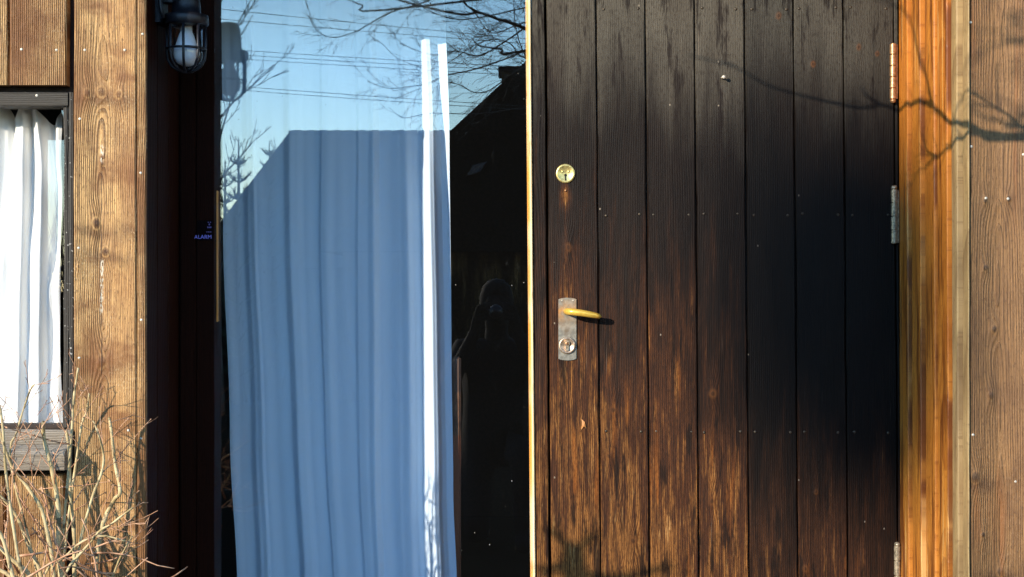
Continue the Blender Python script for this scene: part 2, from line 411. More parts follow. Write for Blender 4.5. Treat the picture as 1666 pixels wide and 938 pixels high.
def glassmat(name, f0_ior, dust=True, tint=(1, 1, 1)):
    g = Gr(name); x, y, z = g.pos()
    gn = g.t.nodes.new("ShaderNodeNewGeometry"); dt = g.t.nodes.new("ShaderNodeVectorMath"); dt.operation = 'DOT_PRODUCT'
    g.t.links.new(gn.outputs['Incoming'], dt.inputs[0]); g.t.links.new(gn.outputs['Normal'], dt.inputs[1])
    fz = (1.0 - V(g, dt.outputs['Value']).abs()).max(0.0).pow(5.0) * (1 - f0_ior) + f0_ior      # Schlick, both faces alike
    tr = g.t.nodes.new("ShaderNodeBsdfTransparent"); tr.inputs[0].default_value = (*tint, 1)
    gl = g.t.nodes.new("ShaderNodeBsdfGlossy"); gl.inputs['Roughness'].default_value = 0.0
    gl.inputs[0].default_value = (1, 1, 1, 1)
    mx = g.t.nodes.new("ShaderNodeMixShader")
    g.put(mx.inputs[0], fz); g.t.links.new(tr.outputs[0], mx.inputs[1]); g.t.links.new(gl.outputs[0], mx.inputs[2])
    last = mx.outputs[0]
    if dust:
        d, cr = g.vor(x * 70, z * 70, y * 5)
        sp = d.ss(.08, .04) * cr.ss(.86, .88)
        d2, c2 = g.vor(x * 22, z * 22, y * 5)
        sm = g.noise(x * 30, z * 12, 0.0, det=4, rough=.7)
        f = (sp * .35 + d2.ss(.035, .018) * c2.ss(.8, .82) * .3 + sm.ss(.62, .9) * .015 + .0015).sat()
        df = g.t.nodes.new("ShaderNodeBsdfDiffuse"); df.inputs[0].default_value = (.7, .68, .64, 1)
        m2 = g.t.nodes.new("ShaderNodeMixShader"); g.put(m2.inputs[0], f)
        g.t.links.new(last, m2.inputs[1]); g.t.links.new(df.outputs[0], m2.inputs[2]); last = m2.outputs[0]
    g.t.links.new(last, g.out.inputs[0]); return g.m
M_glass = glassmat("window_glass", .088)
M_glass_s = glassmat("old_window_glass", .05, dust=False)
M_jar = glassmat("lamp_glass", .05, dust=False)

def clothmat(name, col, trans, wt):
    g = Gr(name); x, y, z = g.pos()
    wv = ((x * 2600.0).sin() * .5 + (z * 2600.0).sin() * .5) * .5 + .5
    n = g.noise(x * 14, z * 3, y * 14, det=3)
    c = g.mix(n.ss(.35, .7) * .25, col, tuple(v * .86 for v in col))
    d = g.t.nodes.new("ShaderNodeBsdfDiffuse"); g.put(d.inputs[0], c)
    t = g.t.nodes.new("ShaderNodeBsdfTranslucent"); g.put(t.inputs[0], trans)
    b = g.bump(wv, .15, .0004); g.put(d.inputs['Normal'], b)
    m = g.t.nodes.new("ShaderNodeMixShader"); m.inputs[0].default_value = wt
    g.t.links.new(d.outputs[0], m.inputs[1]); g.t.links.new(t.outputs[0], m.inputs[2]); g.t.links.new(m.outputs[0], g.out.inputs[0])
    return g.m
M_curt = clothmat("sky_tinted_linen", (.70, .84, .99), (.95, .72, .55), .13)  # blue of the sky light is put into the cloth colour
M_curt_s = clothmat("white_muslin", (.95, .95, .93), (.95, .80, .55), .18)

# ------------------------------------------------------------------ ground
def groundmat():
    g = Gr("winter_ground"); x, y, z = g.pos()
    n = g.noise(x * .6, y * .6, det=6, rough=.65); m = g.noise(x * 14, y * 14, det=5, rough=.7)
    c = g.mix(n.ss(.35, .65), (.010, .007, .005), (.018, .013, .008)); c = g.mix(m.ss(.45, .7) * .7, c, (.028, .019, .011))
    g.bsdf(c, 1.0, bump=g.bump(m, .8, .03), spec=.0); return g.m
M_ground = groundmat()
m = MB(); m.add([(-600, -600, 0), (600, -600, 0), (600, 600, 0), (-600, 600, 0)], [(0, 1, 2, 3)])
tag(m.build("ground", M_ground), "bare brown winter ground in front of the house", None, kind="structure")

# ------------------------------------------------------------------ the wooden house
house = empty("wooden_house")
tag(house, "old timber house front with plank door, big pane and weathered boards", "house")
XL, XR = PX(237), REVX                 # mouth of the porch recess
RL = -0.757                            # left reveal face
CEIL = 2.25; DOORB = 0.12
KS = -0.0085                           # the door frame hangs a little out of plumb

wall = MB()
WX0, WX1 = PX(-260), PX(100)           # small window opening, on the left
WZ0, WZ1 = PZ(692), PZ(170)
wall.box(-3.2, WX0 - .02, .03, .16, 0, 2.7); wall.box(WX0 - .02, PX(120) + .004, .03, .16, 0, WZ0 - .02)
wall.box(WX0 - .02, PX(120) + .004, .03, .16, WZ1 + .02, 2.7); wall.box(PX(120) + .004, RL - .02, .03, .62, 0, 2.7)
wall.box(REVX + .03, 3.2, .03, .62, 0, 2.7); wall.box(RL - .02, REVX + .03, .03, .62, CEIL + .02, 2.7)
wall_o = wall.build("wall", M_under, house)
# boards left of the porch
board("wall_board", PX(120), PX(221.5), 0.0, .028, 0.05, 2.6, M_board_wide, wall_o)
board("corner_strip", PX(223), XL, .0015, .012, 0.05, 2.6, M_board_gold, wall_o, ch=.0015)
x = PX(108)
for (x0, x1) in [(PX(15), PX(108)), (PX(-83), PX(12)), (PX(-180), PX(-86)), (PX(-280), PX(-184))]:
    board("wall_board", x0, x1, 0.0, .026, PZ(138), 2.6, M_board_gold, wall_o)
    board("wall_board", x0 - .006, x1 - .008, .002, .027, 0.05, PZ(772), M_board_gold, wall_o)
for k in range(10):
    board("wall_board", PX(-290) - .125 * (k + 1), PX(-290) - .125 * k - .008, 0.0, .027, 0.05, 2.6, M_board_gold, wall_o)
# boards right of the porch
board("edge_bead", REVX + .003, PX(1577), -.004, .03, 0.05, 2.6, M_reveal_grey, wall_o, ch=.002)
board("wall_board", PX(1578.5), PX(1700), 0.002, .028, 0.05, 2.6, M_board_right, wall_o)
for k in range(14):
    board("wall_board", PX(1704) + .135 * k, PX(1704) + .135 * (k + 1) - .006, 0.001, .028, 0.05, 2.6, M_board_brown, wall_o)
# above the porch mouth
for k in range(13):
    a = XL + .002 + k * (REVX - XL) / 13; board("wall_board", a, a + (REVX - XL) / 13 - .005, .002, .028, CEIL - .03, 2.6, M_board_brown, wall_o)
# eave, out of view, deepened to keep overhead sky light off the wall
ev = bx("eave", -3.3, 3.3, -.72, -.002, 2.61, 2.66, M_stain, house, .004)
bx("fascia", -3.32, 3.32, -.75, -.721, 2.585, 2.70, M_stain, ev, .003)
# porch linings
lin = bx("left_lining", RL - .018, RL - .012, .031, .60, 0, CEIL + .01, M_under, house, 0)
for k in range(3):
    board("lining_board", .0135 + k * .1015, .0135 + (k + 1) * .1015 - .003, RL, RL - .016, DOORB, CEIL, M_stain_y, lin, orient='r')
rin = bx("right_lining", REVX + .021, REVX + .029, .032, .60, 0, CEIL + .01, M_under, house, 0)
cuts = [1463, 1483, 1505, 1525, 1548, 1572]; deps = [.36, .288, .216, .144, .072, .004]
for i in range(5):
    xi = (cuts[i] - 833) / F * (3 + deps[i])
    board("lining_board", deps[i + 1] + (.0 if i < 4 else .028), deps[i] - .0015, xi, REVX + .02, DOORB, CEIL, M_reveal_grey if i == 4 else M_reveal, rin, orient='r', ch=.0022, shear=-.003)
cl = bx("porch_ceiling", RL - .02, REVX + .03, .03, .62, CEIL, CEIL + .018, M_stain, house, 0)
bx("porch_step", RL - .02, REVX + .03, -.25, .62, 0, DOORB, plain("worn_concrete", (.22, .21, .19), .85), house, .006)

# interior shell so that the room behind the pane stays dark
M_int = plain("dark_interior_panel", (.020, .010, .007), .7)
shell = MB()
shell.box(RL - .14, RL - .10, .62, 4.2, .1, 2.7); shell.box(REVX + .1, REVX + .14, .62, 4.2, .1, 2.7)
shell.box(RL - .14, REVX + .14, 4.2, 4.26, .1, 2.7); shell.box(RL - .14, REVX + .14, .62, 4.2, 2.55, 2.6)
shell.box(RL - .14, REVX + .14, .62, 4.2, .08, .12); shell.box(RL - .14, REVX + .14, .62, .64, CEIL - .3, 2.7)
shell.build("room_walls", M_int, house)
shell = MB(); shell.box(-3.2, RL - .15, 2.2, 2.26, .1, 2.7); shell.box(-3.2, -3.15, .16, 2.2, .1, 2.7); shell.box(-3.2, RL - .15, .16, 2.2, 2.66, 2.7); shell.box(-3.2, RL - .15, .16, 2.2, .08, .12)
shell.box(RL - .16, RL - .142, .62, 2.2, .1, 2.7)
shell.build("side_room_walls", plain("dim_room_wall", (.06, .05, .04), .8), house)
# upright just inside the pane, behind the curtain edge
def _upr():
    g = Gr("charred_upright"); x, y, z = g.pos()
    n = g.noise(x * 80, z * 40, y * 80, det=4)
    c = g.mix(n.ss(.35, .65), (.06, .022, .010), (.17, .075, .034))
    c = g.mix((z - PZ(705, .68)).ss(.004, -.004), c, g.mix(n, (.20, .055, .017), (.15, .04, .012)))
    c = g.mix((z - PZ(635, .68)).ss(-.004, .004), c, (.07, .035, .022))
    g.bsdf(c, .6); return g.m
bx("upright", PX(734.8, .63), PX(749.5, .63), .63, .66, .12, PZ(579, .68), _upr(), house, .004)

# big pane with frame
fr = bx("pane_frame", RL + .001, PX(320, .33), .318, .41, DOORB, CEIL, M_stain, house, .003)
bx("stile", PX(320, .33) + .001, PX(349.5, .33), .322, .405, DOORB, CEIL, M_stain, fr, .002)
bx("top_rail", PX(349.5, .33) + .001, PX(862, DP), .318, .41, 1.968, CEIL, M_stain, fr, .003)
bx("bottom_rail", PX(349.5, .33) + .001, PX(858, DP), .318, .41, DOORB, .35, M_stain, fr, .003)
bx("lit_edge_strip", PX(351.6, .352), PX(354.6, .352), .348, .359, PZ(523, .352), PZ(310, .352), M_lit_edge, fr, .001)  # added strip, its orange stands in for a sunlit edge
pane = MB(); pane.box(PX(349.5, .33) - .004, PX(864, DP), GL, GL + .006, .34, 1.975)
pane.build("pane", M_glass, fr)
# post between pane and door
post = board("door_post", PX(867.5, DP), PX(889.5, DP), DP - .002, DP + .06, DOORB, CEIL, M_door, house, shear=KS, ch=.002)
bd = MB(); b0, b1 = PX(859.0, DP), PX(867.2, DP); vs = []
for z in (DOORB, CEIL):
    for (xx, yy) in [(b0, DP + .03), (b0, DP + .004), (b0 + .004, DP - .004), (b1 - .002, DP - .008), (b1, DP - .006), (b1, DP + .03)]:
        vs.append((xx + KS * (z - CAMZ), yy, z))
bd.add(vs, [(i, (i + 1) % 6, 6 + (i + 1) % 6, 6 + i) for i in range(6)] + [tuple(range(6)), tuple(range(11, 5, -1))])
bd.build("bead", M_bead, post)
bx("door_head", PX(890, DP), .91, DP + .002, DP + .06, 2.066, CEIL, M_stain, house, .003)

# ------------------------------------------------------------------ plank door
DT = 2.06
door = bx("door", PX(893, DP), PX(1462, DP), (DP+0.0130), (DP+0.0550), DOORB + .01, DT, M_under, house, 0, shear=KS)
tag(door, "worn black-brown plank door with brass handle", None)
js = [893, 974, 1054, 1134, 1215.5, 1295, 1376, 1458.5]
for i in range(7):
    board("plank", PX(js[i] + (.8 if i else 0), DP), PX(js[i + 1] - BR.uniform(1.2, 2.0), DP), DP + BR.uniform(-.0008, .0008), (DP+0.0140), DOORB + .01, DT, M_door, door, shear=KS, ch=.0018, wob=.0006)
board("edge_strip", PX(1459, DP), PX(1464.5, DP), (DP+0.0030), (DP+0.0150), DOORB + .01, DT, M_door, door, shear=KS, ch=.001)
nl = MB()
for row in (13, 349, 703):
    for i in range(7):
        for d in (11, 68):
            if i == 0: continue
            px = js[i] + d + BR.uniform(-2, 2); py = row + BR.uniform(-2, 2); zz = PZ(py, DP)
            nl.lathe([(.0034, 0), (.0031, .0010), (.0018, .0017), (0.0, .0019)], (PX(px, DP) + KS * (zz - CAMZ), (DP+0.0005), zz), 'y', 8)
tag(nl.build("nail_heads", M_brassnail, door, True), None, None, kind="stuff")
def ZX(px, py, y=DP): return PX(px, y), PZ(py, y)
# bent nail
m = MB(); xx, zz = ZX(1174, 127); m.tube([(xx, (DP+0.0020), zz), (xx, (DP-0.0100), zz + .001), (xx + .003, (DP-0.0140), zz + .001)], .0022, 6); m.lathe([(.0045, 0), (.004, .002), (0, .0026)], (xx + .003, (DP-0.0140), zz + .001), 'y', 10)
m.build("bent_nail", M_nail, door, True)
# round escutcheon
xx, zz = ZX(920, 282)
m = MB(); m.lathe([(.0222, -.002), (.0222, .0022), (.0205, .0034), (.0175, .0036), (.0165, .0028), (0, .0030)], (xx, DP, zz), 'y', 40)
esc = m.build("keyhole_escutcheon", M_brass_pale, door, True)
for s in (-1, 1):
    m = MB(); m.lathe([(.0030, 0), (.0027, .0010), (0, .0014)], (xx + s * .0072, (DP-0.0030), zz + .0045), 'y', 12)
    m.build("screw_head", M_brass_pale, esc, True)
m = MB(); kp = [(xx + .0030 * math.cos(a), zz - .004 + .0030 * math.sin(a)) for a in [math.radians(-60 + 300 * i / 14) for i in range(15)]]
kp = [(xx + .0014, zz - .0065)] + kp + [(xx - .0014, zz - .0065), (xx - .0016, zz - .0160), (xx + .0016, zz - .0160)]
m.prism(kp, (DP-0.0042), (DP-0.0015)); m.build("keyhole", M_black, esc)
m = MB(); xx, zz = ZX(920, 309.5); m.lathe([(.0028, 0), (.0024, .002), (0, .0028)], (xx, DP, zz), 'y', 10); m.build("small_nail", M_copper, door, True)
# handle plate
x0, z1 = ZX(908.5, 484); x1, z0 = ZX(938, 586); poly = []
for i in range(9): t = i / 8; poly.append((x0 + (x1 - x0) * t, z1 - .004 + .004 * math.sin(math.pi * t) ** .6))
for i in range(9): t = i / 8; poly.append((x1 + (x0 - x1) * t, z0 + .004 - .004 * math.sin(math.pi * t) ** .6))
me = bpy.data.meshes.new("handle_plate"); bm = bmesh.new()
fv = [bm.verts.new((p[0], (DP-0.0035), p[1])) for p in poly]; ff = bm.faces.new(fv)
r = bmesh.ops.extrude_face_region(bm, geom=[ff]); 
for v in [e for e in r['geom'] if isinstance(e, bmesh.types.BMVert)]: v.co.y = (DP+0.0012)
bmesh.ops.recalc_face_normals(bm, faces=bm.faces[:])
bmesh.ops.bevel(bm, geom=[e for e in bm.edges if all(abs(v.co.y - (DP-0.0035)) < 1e-6 for v in e.verts)], offset=.0009, segments=2, affect='EDGES')
bm.to_mesh(me); bm.free(); plate = link("handle_plate", me, M_plate, door)
for px in (914.5, 932.5):
    m = MB(); xx, zz = ZX(px, 488.5); m.lathe([(.0020, 0), (.0018, .0008), (0, .0011)], (xx, (DP-0.0034), zz), 'y', 10); m.build("screw_head", M_nail, plate, True)
xx, zz = ZX(922, 506)
m = MB(); m.lathe([(.0085, 0), (.0083, .0025), (.0066, .0030), (.0066, .004)], (xx, (DP-0.0034), zz), 'y', 20); m.build("handle_collar", M_brass_pale, plate, True)
tx, tz = ZX(976, 514)
m = MB(); P = [(xx, (DP-0.0040), zz), (xx, (DP-0.0220), zz), (xx + .001, (DP-0.0340), zz), (xx + .005, (DP-0.0415), zz - .0002), (xx + .014, (DP-0.0455), zz - .001), (xx + .030, (DP-0.0465), zz - .003), (xx + .048, (DP-0.0445), zz - .006), (xx + .064, (DP-0.0390), zz - .009), (tx - .004, (DP-0.0335), tz), (tx, (DP-0.0320), tz - .0003)]
m.tube(P, [.0076, .0074, .0076, .0080, .0080, .0078, .0074, .0068, .0058, .0034], 14)
m.build("lever", M_brass, door, True)
xx, zz = ZX(922.5, 561.5)
m = MB(); m.lathe([(.0195, -.001), (.0195, .0035), (.0180, .0050), (.0150, .0050), (.0140, .0036), (0, .0036)], (xx, (DP-0.0034), zz), 'y', 36)
rose = m.build("cylinder_rose", M_cyl, door, True)
m = MB(); pl = [(xx + .0062 * math.cos(a), zz + .005 + .0062 * math.sin(a)) for a in [math.radians(-55 + 290 * i / 16) for i in range(17)]]
pl += [(xx - .0034, zz - .010), (xx - .002, zz - .0118), (xx + .002, zz - .0118), (xx + .0034, zz - .010)]
m.prism(pl, (DP-0.0115), (DP-0.0065)); m.build("lock_cylinder", plain("brassy_cylinder", (.55, .42, .28), .35, .8, .25, 200), rose)
m = MB(); m.lathe([(.0046, 0), (.0043, .0010), (.003, .0013), (0, .0013)], (xx, (DP-0.0115), zz + .005), 'y', 16); m.build("lock_plug", M_copper, rose, True)
m = MB(); m.box(xx - .0006, xx + .0006, (DP-0.0132), (DP-0.0126), zz + .0015, zz + .0075); m.build("key_slot", M_black, rose)
# splinter scar
m = MB(); xx, zz = ZX(949, 690); m.add([(xx - .004, (DP-0.0005), zz + .012), (xx + .003, (DP-0.0035), zz + .006), (xx + .007, (DP-0.0010), zz - .010), (xx + .001, (DP-0.0045), zz - .004), (xx - .006, (DP-0.0010), zz - .014), (xx - .003, (DP-0.0030), zz - .001)], [(0, 1, 5), (1, 2, 3), (1, 3, 5), (3, 4, 5)])
m.build("splinter", wood("fresh_splinter", light=(.55, .22, .05), dark=(.3, .1, .02), contrast=.6), door)
# hinges
for (pa, pb, mt, nk) in [(70, 161, M_copper, 5), (307, 396, M_steelh, 4), (888, 985, M_steelh, 4)]:
    za, zb = PZ(pa, (DP-0.0100)), PZ(pb, (DP-0.0100)); xx = PX(1456.5, (DP-0.0100)) + KS * ((za + zb) / 2 - CAMZ) ; h = (za - zb) / nk
    hm = MB()
    for k in range(nk): hm.lathe([(.0045, .0), (.0045, .0009), (.0069, .0011), (.0073, .0020), (.0073, h - .0020), (.0069, h - .0011), (.0045, h - .0009), (.0045, h)], (xx, (DP-0.0065), zb + k * h), 'z', 20)
    hg = hm.build("hinge", mt, door)
    m = MB(); m.lathe([(.0066, 0), (.0070, .003), (.0052, .0075), (0, .0092)], (xx, (DP-0.0065), za), 'z', 14)
    if pa > 200: m.build("hinge_cap", mt, hg, True)
    else:
        m = MB(); m.lathe([(0, -.0092), (.0052, -.0075), (.0070, -.003), (.0062, 0)], (xx, (DP-0.0065), zb), 'z', 14); m.build("hinge_cap", mt, hg, True)
    m = MB(); m.box(xx + .002, xx + .012, (DP-0.0030), DP, zb + .002, za - .002); m.build("hinge_leaf", mt, hg)

# ------------------------------------------------------------------ small window at the left
wy = .008
sash = board("side_window", PX(109.5), PX(118.5), wy, .06, PZ(700), PZ(149), M_grey, house, ch=.0015, wob=.0009)
board("casing_stile", PX(100.5), PX(108.6), wy + .004, .058, PZ(696), PZ(166), M_grey, sash, ch=.0015, wob=.0013)
board("casing_head", PZ(172), PZ(149.5), wy - .003, .057, WX0 - .05, PX(109), M_grey_h, sash, orient='h', ch=.002)
board("casing_stile", WX0 - .04, WX0, wy, .06, PZ(696), PZ(172), M_grey, sash, ch=.0015)
board("casing_foot", PZ(699), PZ(691), .02, .055, WX0, PX(100), M_under, sash, orient='h', ch=.001)
m = MB(); m.box(WX0, PX(101), .040, .044, PZ(693), PZ(171)); m.build("glass", M_glass_s, sash)
sl = board("sill", PZ(724), PZ(699), -.006, .05, WX0 - .05, PX(118), M_sill, house, orient='h', ch=.004, wob=.001)
vs = []
prof = [(.028, PZ(715)), (-.040, PZ(733, -.04)), (-.047, PZ(738, -.04)), (-.046, PZ(764, -.04)), (-.030, PZ(765, -.04)), (.028, PZ(757))]
for xx in (WX0 - .06, PX(116)):
    for (yy, zz) in prof: vs.append((xx, yy, zz))
m = MB(); m.add(vs, [(i, (i + 1) % 6, 6 + (i + 1) % 6, 6 + i) for i in range(6)] + [tuple(range(6)), tuple(range(11, 5, -1))]); m.build("drip_board", M_sill, sl)
# nails of the wall and casing
nw = MB()
for (px, py, yy) in [(35, 80, 0), (92, 81, 0), (138, 81, 0), (203, 81, 0), (232, 55, .0015), (130, 193, 0), (229, 281, .0015), (128, 403, 0), (230, 520, .0015), (129, 582, 0),
                     (209, 700, 0), (230, 713, .0015), (60, 155, .005), (1579, 36, .002), (1580, 238, .002), (1640, 323, .002), (1665, 251, .002), (1604, 322, .002), (1583, 707, .002), (1652, 783, .002)]:
    nw.lathe([(.0029, -.001), (.0029, .0005), (.0023, .0011), (0, .0013)], (PX(px, yy), yy, PZ(py, yy)), 'y', 10)
tag(nw.build("nail_heads", M_nail, wall_o, True), None, None, kind="stuff")

# ------------------------------------------------------------------ curtains
def curtain(name, xl, xr, ytop, zt, zb, prof, mat, nx=260, nz=70, zmod=None):
    vs = []; fs = []
    for j in range(nz + 1):
        t = j / nz; z = zt + (zb - zt) * t
        for i in range(nx + 1):
            s = i / nx; x = xl(z) + (xr(z) - xl(z)) * s
            dx, dy, dz = zmod(s, z) if zmod else (0, 0, 0)
            vs.append((x + dx, ytop + prof(s, z) + dy, z + dz))
    for j in range(nz):
        for i in range(nx):
            a = j * (nx + 1) + i; fs.append((a, a + 1, a + nx + 2, a + nx + 1))
    me = bpy.data.meshes.new(name); me.from_pydata(vs, [], fs); me.update()
    return link(name, me, mat, None, True)
def lerp(pts, x):
    if x <= pts[0][0]: return pts[0][1]
    for (a, b), (c, d) in zip(pts, pts[1:]):
        if x <= c: t = (x - a) / (c - a); t = t * t * (3 - 2 * t); return b + (d - b) * t
    return pts[-1][1]
CY = .60
# folds: (photo column, depth in mm; negative comes towards the pane)
folds = [(362, 0), (378, 12), (392, 16), (405, -4), (414, -10), (418, 4), (440, 14), (462, 16), (476, -12), (486, -10), (498, 6), (521, 8), (525, -6), (534, -9), (548, 4), (577, 6),
         (582, -5), (596, -8), (606, -20), (616, 6), (632, 12), (648, 2), (660, -6), (672, 4), (681, 8), (688, -2), (694, -16), (701, -30), (708, -24), (714, 12), (720, 24), (727, 22), (733, 16)]
def cprof(s, z):
    px = 362 + s * 371
    w = 4 * math.sin(z * 3.1 + px * .02) * (1 - abs(s - .5))
    lo = max(0.0, (1.0 - z)) * 1.0
    k = .55 if px < 688 else 1.0 - .55 * max(0.0, min(1.0, (z - 1.45) / .3))
    return (lerp(folds, px + w) * k * (1.0 + .3 * lo) + 1.2 * math.sin(px * .061 + z * 1.3) + .7 * math.sin(px * .23 + z * 2.1)) * .001
def cxl(z): return lerp([(.5, PX(386, CY)), (.9, PX(374, CY)), (1.4, PX(363, CY)), (2.1, PX(360, CY))], z)
def cxr(z): return lerp([(.5, PX(743, CY)), (.75, PX(737, CY)), (1.1, PX(734, CY)), (1.6, PX(731, CY)), (2.1, PX(721, CY))], z)
c = curtain("long_curtain", cxl, cxr, CY, 2.1, .16, cprof, M_curt)
tag(c, "long pale curtain hanging in folds behind the big pane", "curtain")
rod = MB(); rod.tube([(-.9, CY, 2.11), (.9, CY, 2.11)], .009, 10)
tag(rod.build("curtain_rod", M_iron, None, True), "dark curtain rod above the long pale curtain, behind the pane top", "curtain rod")

sfold = [(-270, 0), (-230, 18), (-200, -10), (-170, 14), (-140, -12), (-100, 16), (-70, -10), (-45, 12), (-20, -8), (0, 8), (10, 14), (22, -10), (34, -14), (44, 12), (54, -4), (66, -16), (78, 10), (86, 16), (96, -4), (104, 0)]
def sprof(s, z):
    px = -270 + s * 372; up = max(0.0, z - 1.25) / .4
    w = 7 * math.sin(z * 7 + px * .03) * up + 5 * math.sin(z * 3.0)
    return (lerp(sfold, px + w) * (.8 + .6 * up) + 4 * up * math.sin(z * 38 + px * .09) * (1 if px > 20 else .5) + 3.2 * math.sin(z * 15 + px * .06) + 2.2 * math.sin(z * 27 - px * .13 + 1)) * .001
def smod(s, z):
    px = -270 + s * 372; up = max(0.0, (z - 1.45) / .23)
    dip = .046 * math.exp(-((px - 84) / 15) ** 2) + .036 * math.exp(-((px - 24) / 8) ** 2) + .03 * math.exp(-((px + 60) / 20) ** 2) + .03 * math.exp(-((px + 180) / 18) ** 2)
    return (0, 0, -up * dip)
c = curtain("short_curtain", lambda z: PX(-270, .1), lambda z: PX(100, .1) + .002 * math.sin(z * 9), .10, PZ(173, .1), PZ(720, .1), sprof, M_curt_s, 240, 110, smod)
tag(c, "bright sunlit white curtain in the small window at the left", "curtain")

# ------------------------------------------------------------------ wall lamp on the left reveal
LY = .1256; LX = PX(303, LY)
lamp = empty("wall_lamp", (LX, LY, PZ(118, LY)))
lamp.location = (0, 0, 0)
tag(lamp, "black caged bulkhead lamp on the dark reveal beside the big pane", "lamp")
def lz(py): return PZ(py, LY)
m = MB(); m.lathe([(.0, lz(-30)), (.020, lz(-28)), (.027, lz(-18)), (.030, lz(8)), (.031, lz(22)), (.046, lz(25)), (.0475, lz(30)), (.0475, lz(39)), (.044, lz(42)), (.036, lz(42)), (0, lz(42.5))], (LX, LY, 0), 'z', 36)
m.build("housing", M_iron, lamp, True)
m = MB(); m.box(RL, RL + .012, LY - .035, LY + .035, lz(40), lz(-70)); m.box(RL + .01, LX, LY - .013, LY + .013, lz(5), lz(-16)); m.build("wall_bracket", M_iron, lamp)
m = MB(); m.tube([(RL + .022, LY - .05, lz(36)), (RL + .016, LY - .05, lz(20)), (RL + .014, LY - .05, lz(0)), (RL + .014, LY - .05, lz(-60))], .004, 8); m.build("conduit", M_iron, lamp, True)
m = MB(); h0 = lz(43); m.lathe([(.0345, h0), (.0345, lz(90)), (.032, lz(98)), (.026, lz(105)), (.016, lz(110)), (0, lz(112))], (LX, LY, 0), 'z', 32); m.build("glass_jar", M_jar, lamp, True)
m = MB(); m.lathe([(.013, h0), (.013, lz(52)), (.0165, lz(58)), (.022, lz(72)), (.0275, lz(80)), (.0285, lz(87)), (.026, lz(96)), (.019, lz(103)), (.009, lz(107)), (0, lz(107.6))], (LX, LY, 0), 'z', 28); m.build("bulb", M_bulb, lamp, True)
for k in range(4):
    a = math.radians(-86 + 45 * k); r = .041; pts = []
    pz = [(r, lz(40)), (r, lz(85)), (r * .95, lz(97)), (r * .75, lz(108)), (r * .4, lz(115)), (0, lz(117))]
    for (q, h) in pz: pts.append((LX + q * math.cos(a), LY + q * math.sin(a), h))
    for (q, h) in reversed(pz[:-1]): pts.append((LX - q * math.cos(a), LY - q * math.sin(a), h))
    m = MB(); m.tube(pts, .0030, 8); m.build("cage_bar", M_iron, lamp, True)
m = MB(); m.tube([(LX + .0415 * math.cos(i * math.pi / 16), LY + .0415 * math.sin(i * math.pi / 16), lz(80)) for i in range(33)], .0028, 8); m.build("cage_ring", M_iron, lamp, True)

# ------------------------------------------------------------------ alarm sticker on the pane frame
M_vio = plain("violet_print", (.36, .30, .95), .5, 0, .05)
def textmesh(name, s, size, loc, mat, parent=None, align='RIGHT'):
    cu = bpy.data.curves.new(name, 'FONT'); cu.body = s; cu.size = size; cu.align_x = align; cu.extrude = .0002
    o = bpy.data.objects.new(name, cu); COL.objects.link(o)
    dg = bpy.context.evaluated_depsgraph_get(); me = bpy.data.meshes.new_from_object(o.evaluated_get(dg))
    bpy.data.objects.remove(o)
    me.transform(Matrix.Translation(loc) @ Matrix.Rotation(math.radians(90), 4, 'X'))
    return link(name, me, mat, parent)
stk = bx("alarm_sticker", PX(320.5, .320), PX(346, .320), .3205, .3217, PZ(391, .320), PZ(358, .320), plain("dark_sticker_film", (.006, .002, .002), .6, spec=.05), None, .0003)
tag(stk, "small dark sticker reading ALARM in violet on the pane frame", "sticker")
textmesh("lettering", "ALARM", .0125, (PX(344.5, .320), .3203, PZ(388, .320)), M_vio, stk)
m = MB()
for (a, b_, c_, d_) in [(338, 339.6, 362, 360.5), (341.5, 343, 362, 360.5), (339.5, 341.5, 366, 363.5), (337.2, 339, 370.6, 368.2), (339.6, 341.4, 370.6, 368.4), (342, 343.8, 370.6, 368.2), (335.5, 337, 377.4, 376.4), (337.8, 340.6, 377.6, 376.4), (341.2, 343.8, 377.6, 376.4)]:
    m.box(PX(a, .320), PX(b_, .320), .3201, .3204, PZ(c_, .320), PZ(d_, .320))
m.build("small_print", plain("dim_violet_print", (.17, .12, .36), .5, 0, .05), stk)

# ------------------------------------------------------------------ bare twigs: shrubs and trees
def barkmat(name, c1, c2, sc=90, band=0.0, rough=.75):
    g = Gr(name); x, y, z = g.pos(); n = g.noise(x * sc, y * sc, z * sc * .5, det=4, rough=.65)
    c = g.mix(n.ss(.35, .65), c1, c2)
    if band:
        q = g.noise(x * 20, y * 20, z * band, det=2); c = g.mix(q.ss(.60, .66) * .85, c, tuple(v * .12 for v in c2))
    g.bsdf(c, rough, bump=g.bump(n, .4, .001), spec=.0 if rough >= 1.0 else .3); return g.m
M_stem = barkmat("pale_olive_stem", (.33, .24, .11), (.56, .44, .24), 60, 30)
M_twig = barkmat("reddish_twig", (.32, .15, .08), (.55, .32, .19), 40, 22)
M_bark = barkmat("dark_grey_bark", (.035, .03, .026), (.09, .075, .06), 40)
M_birch = barkmat("far_bark", (.05, .045, .04), (.16, .15, .14), 20)

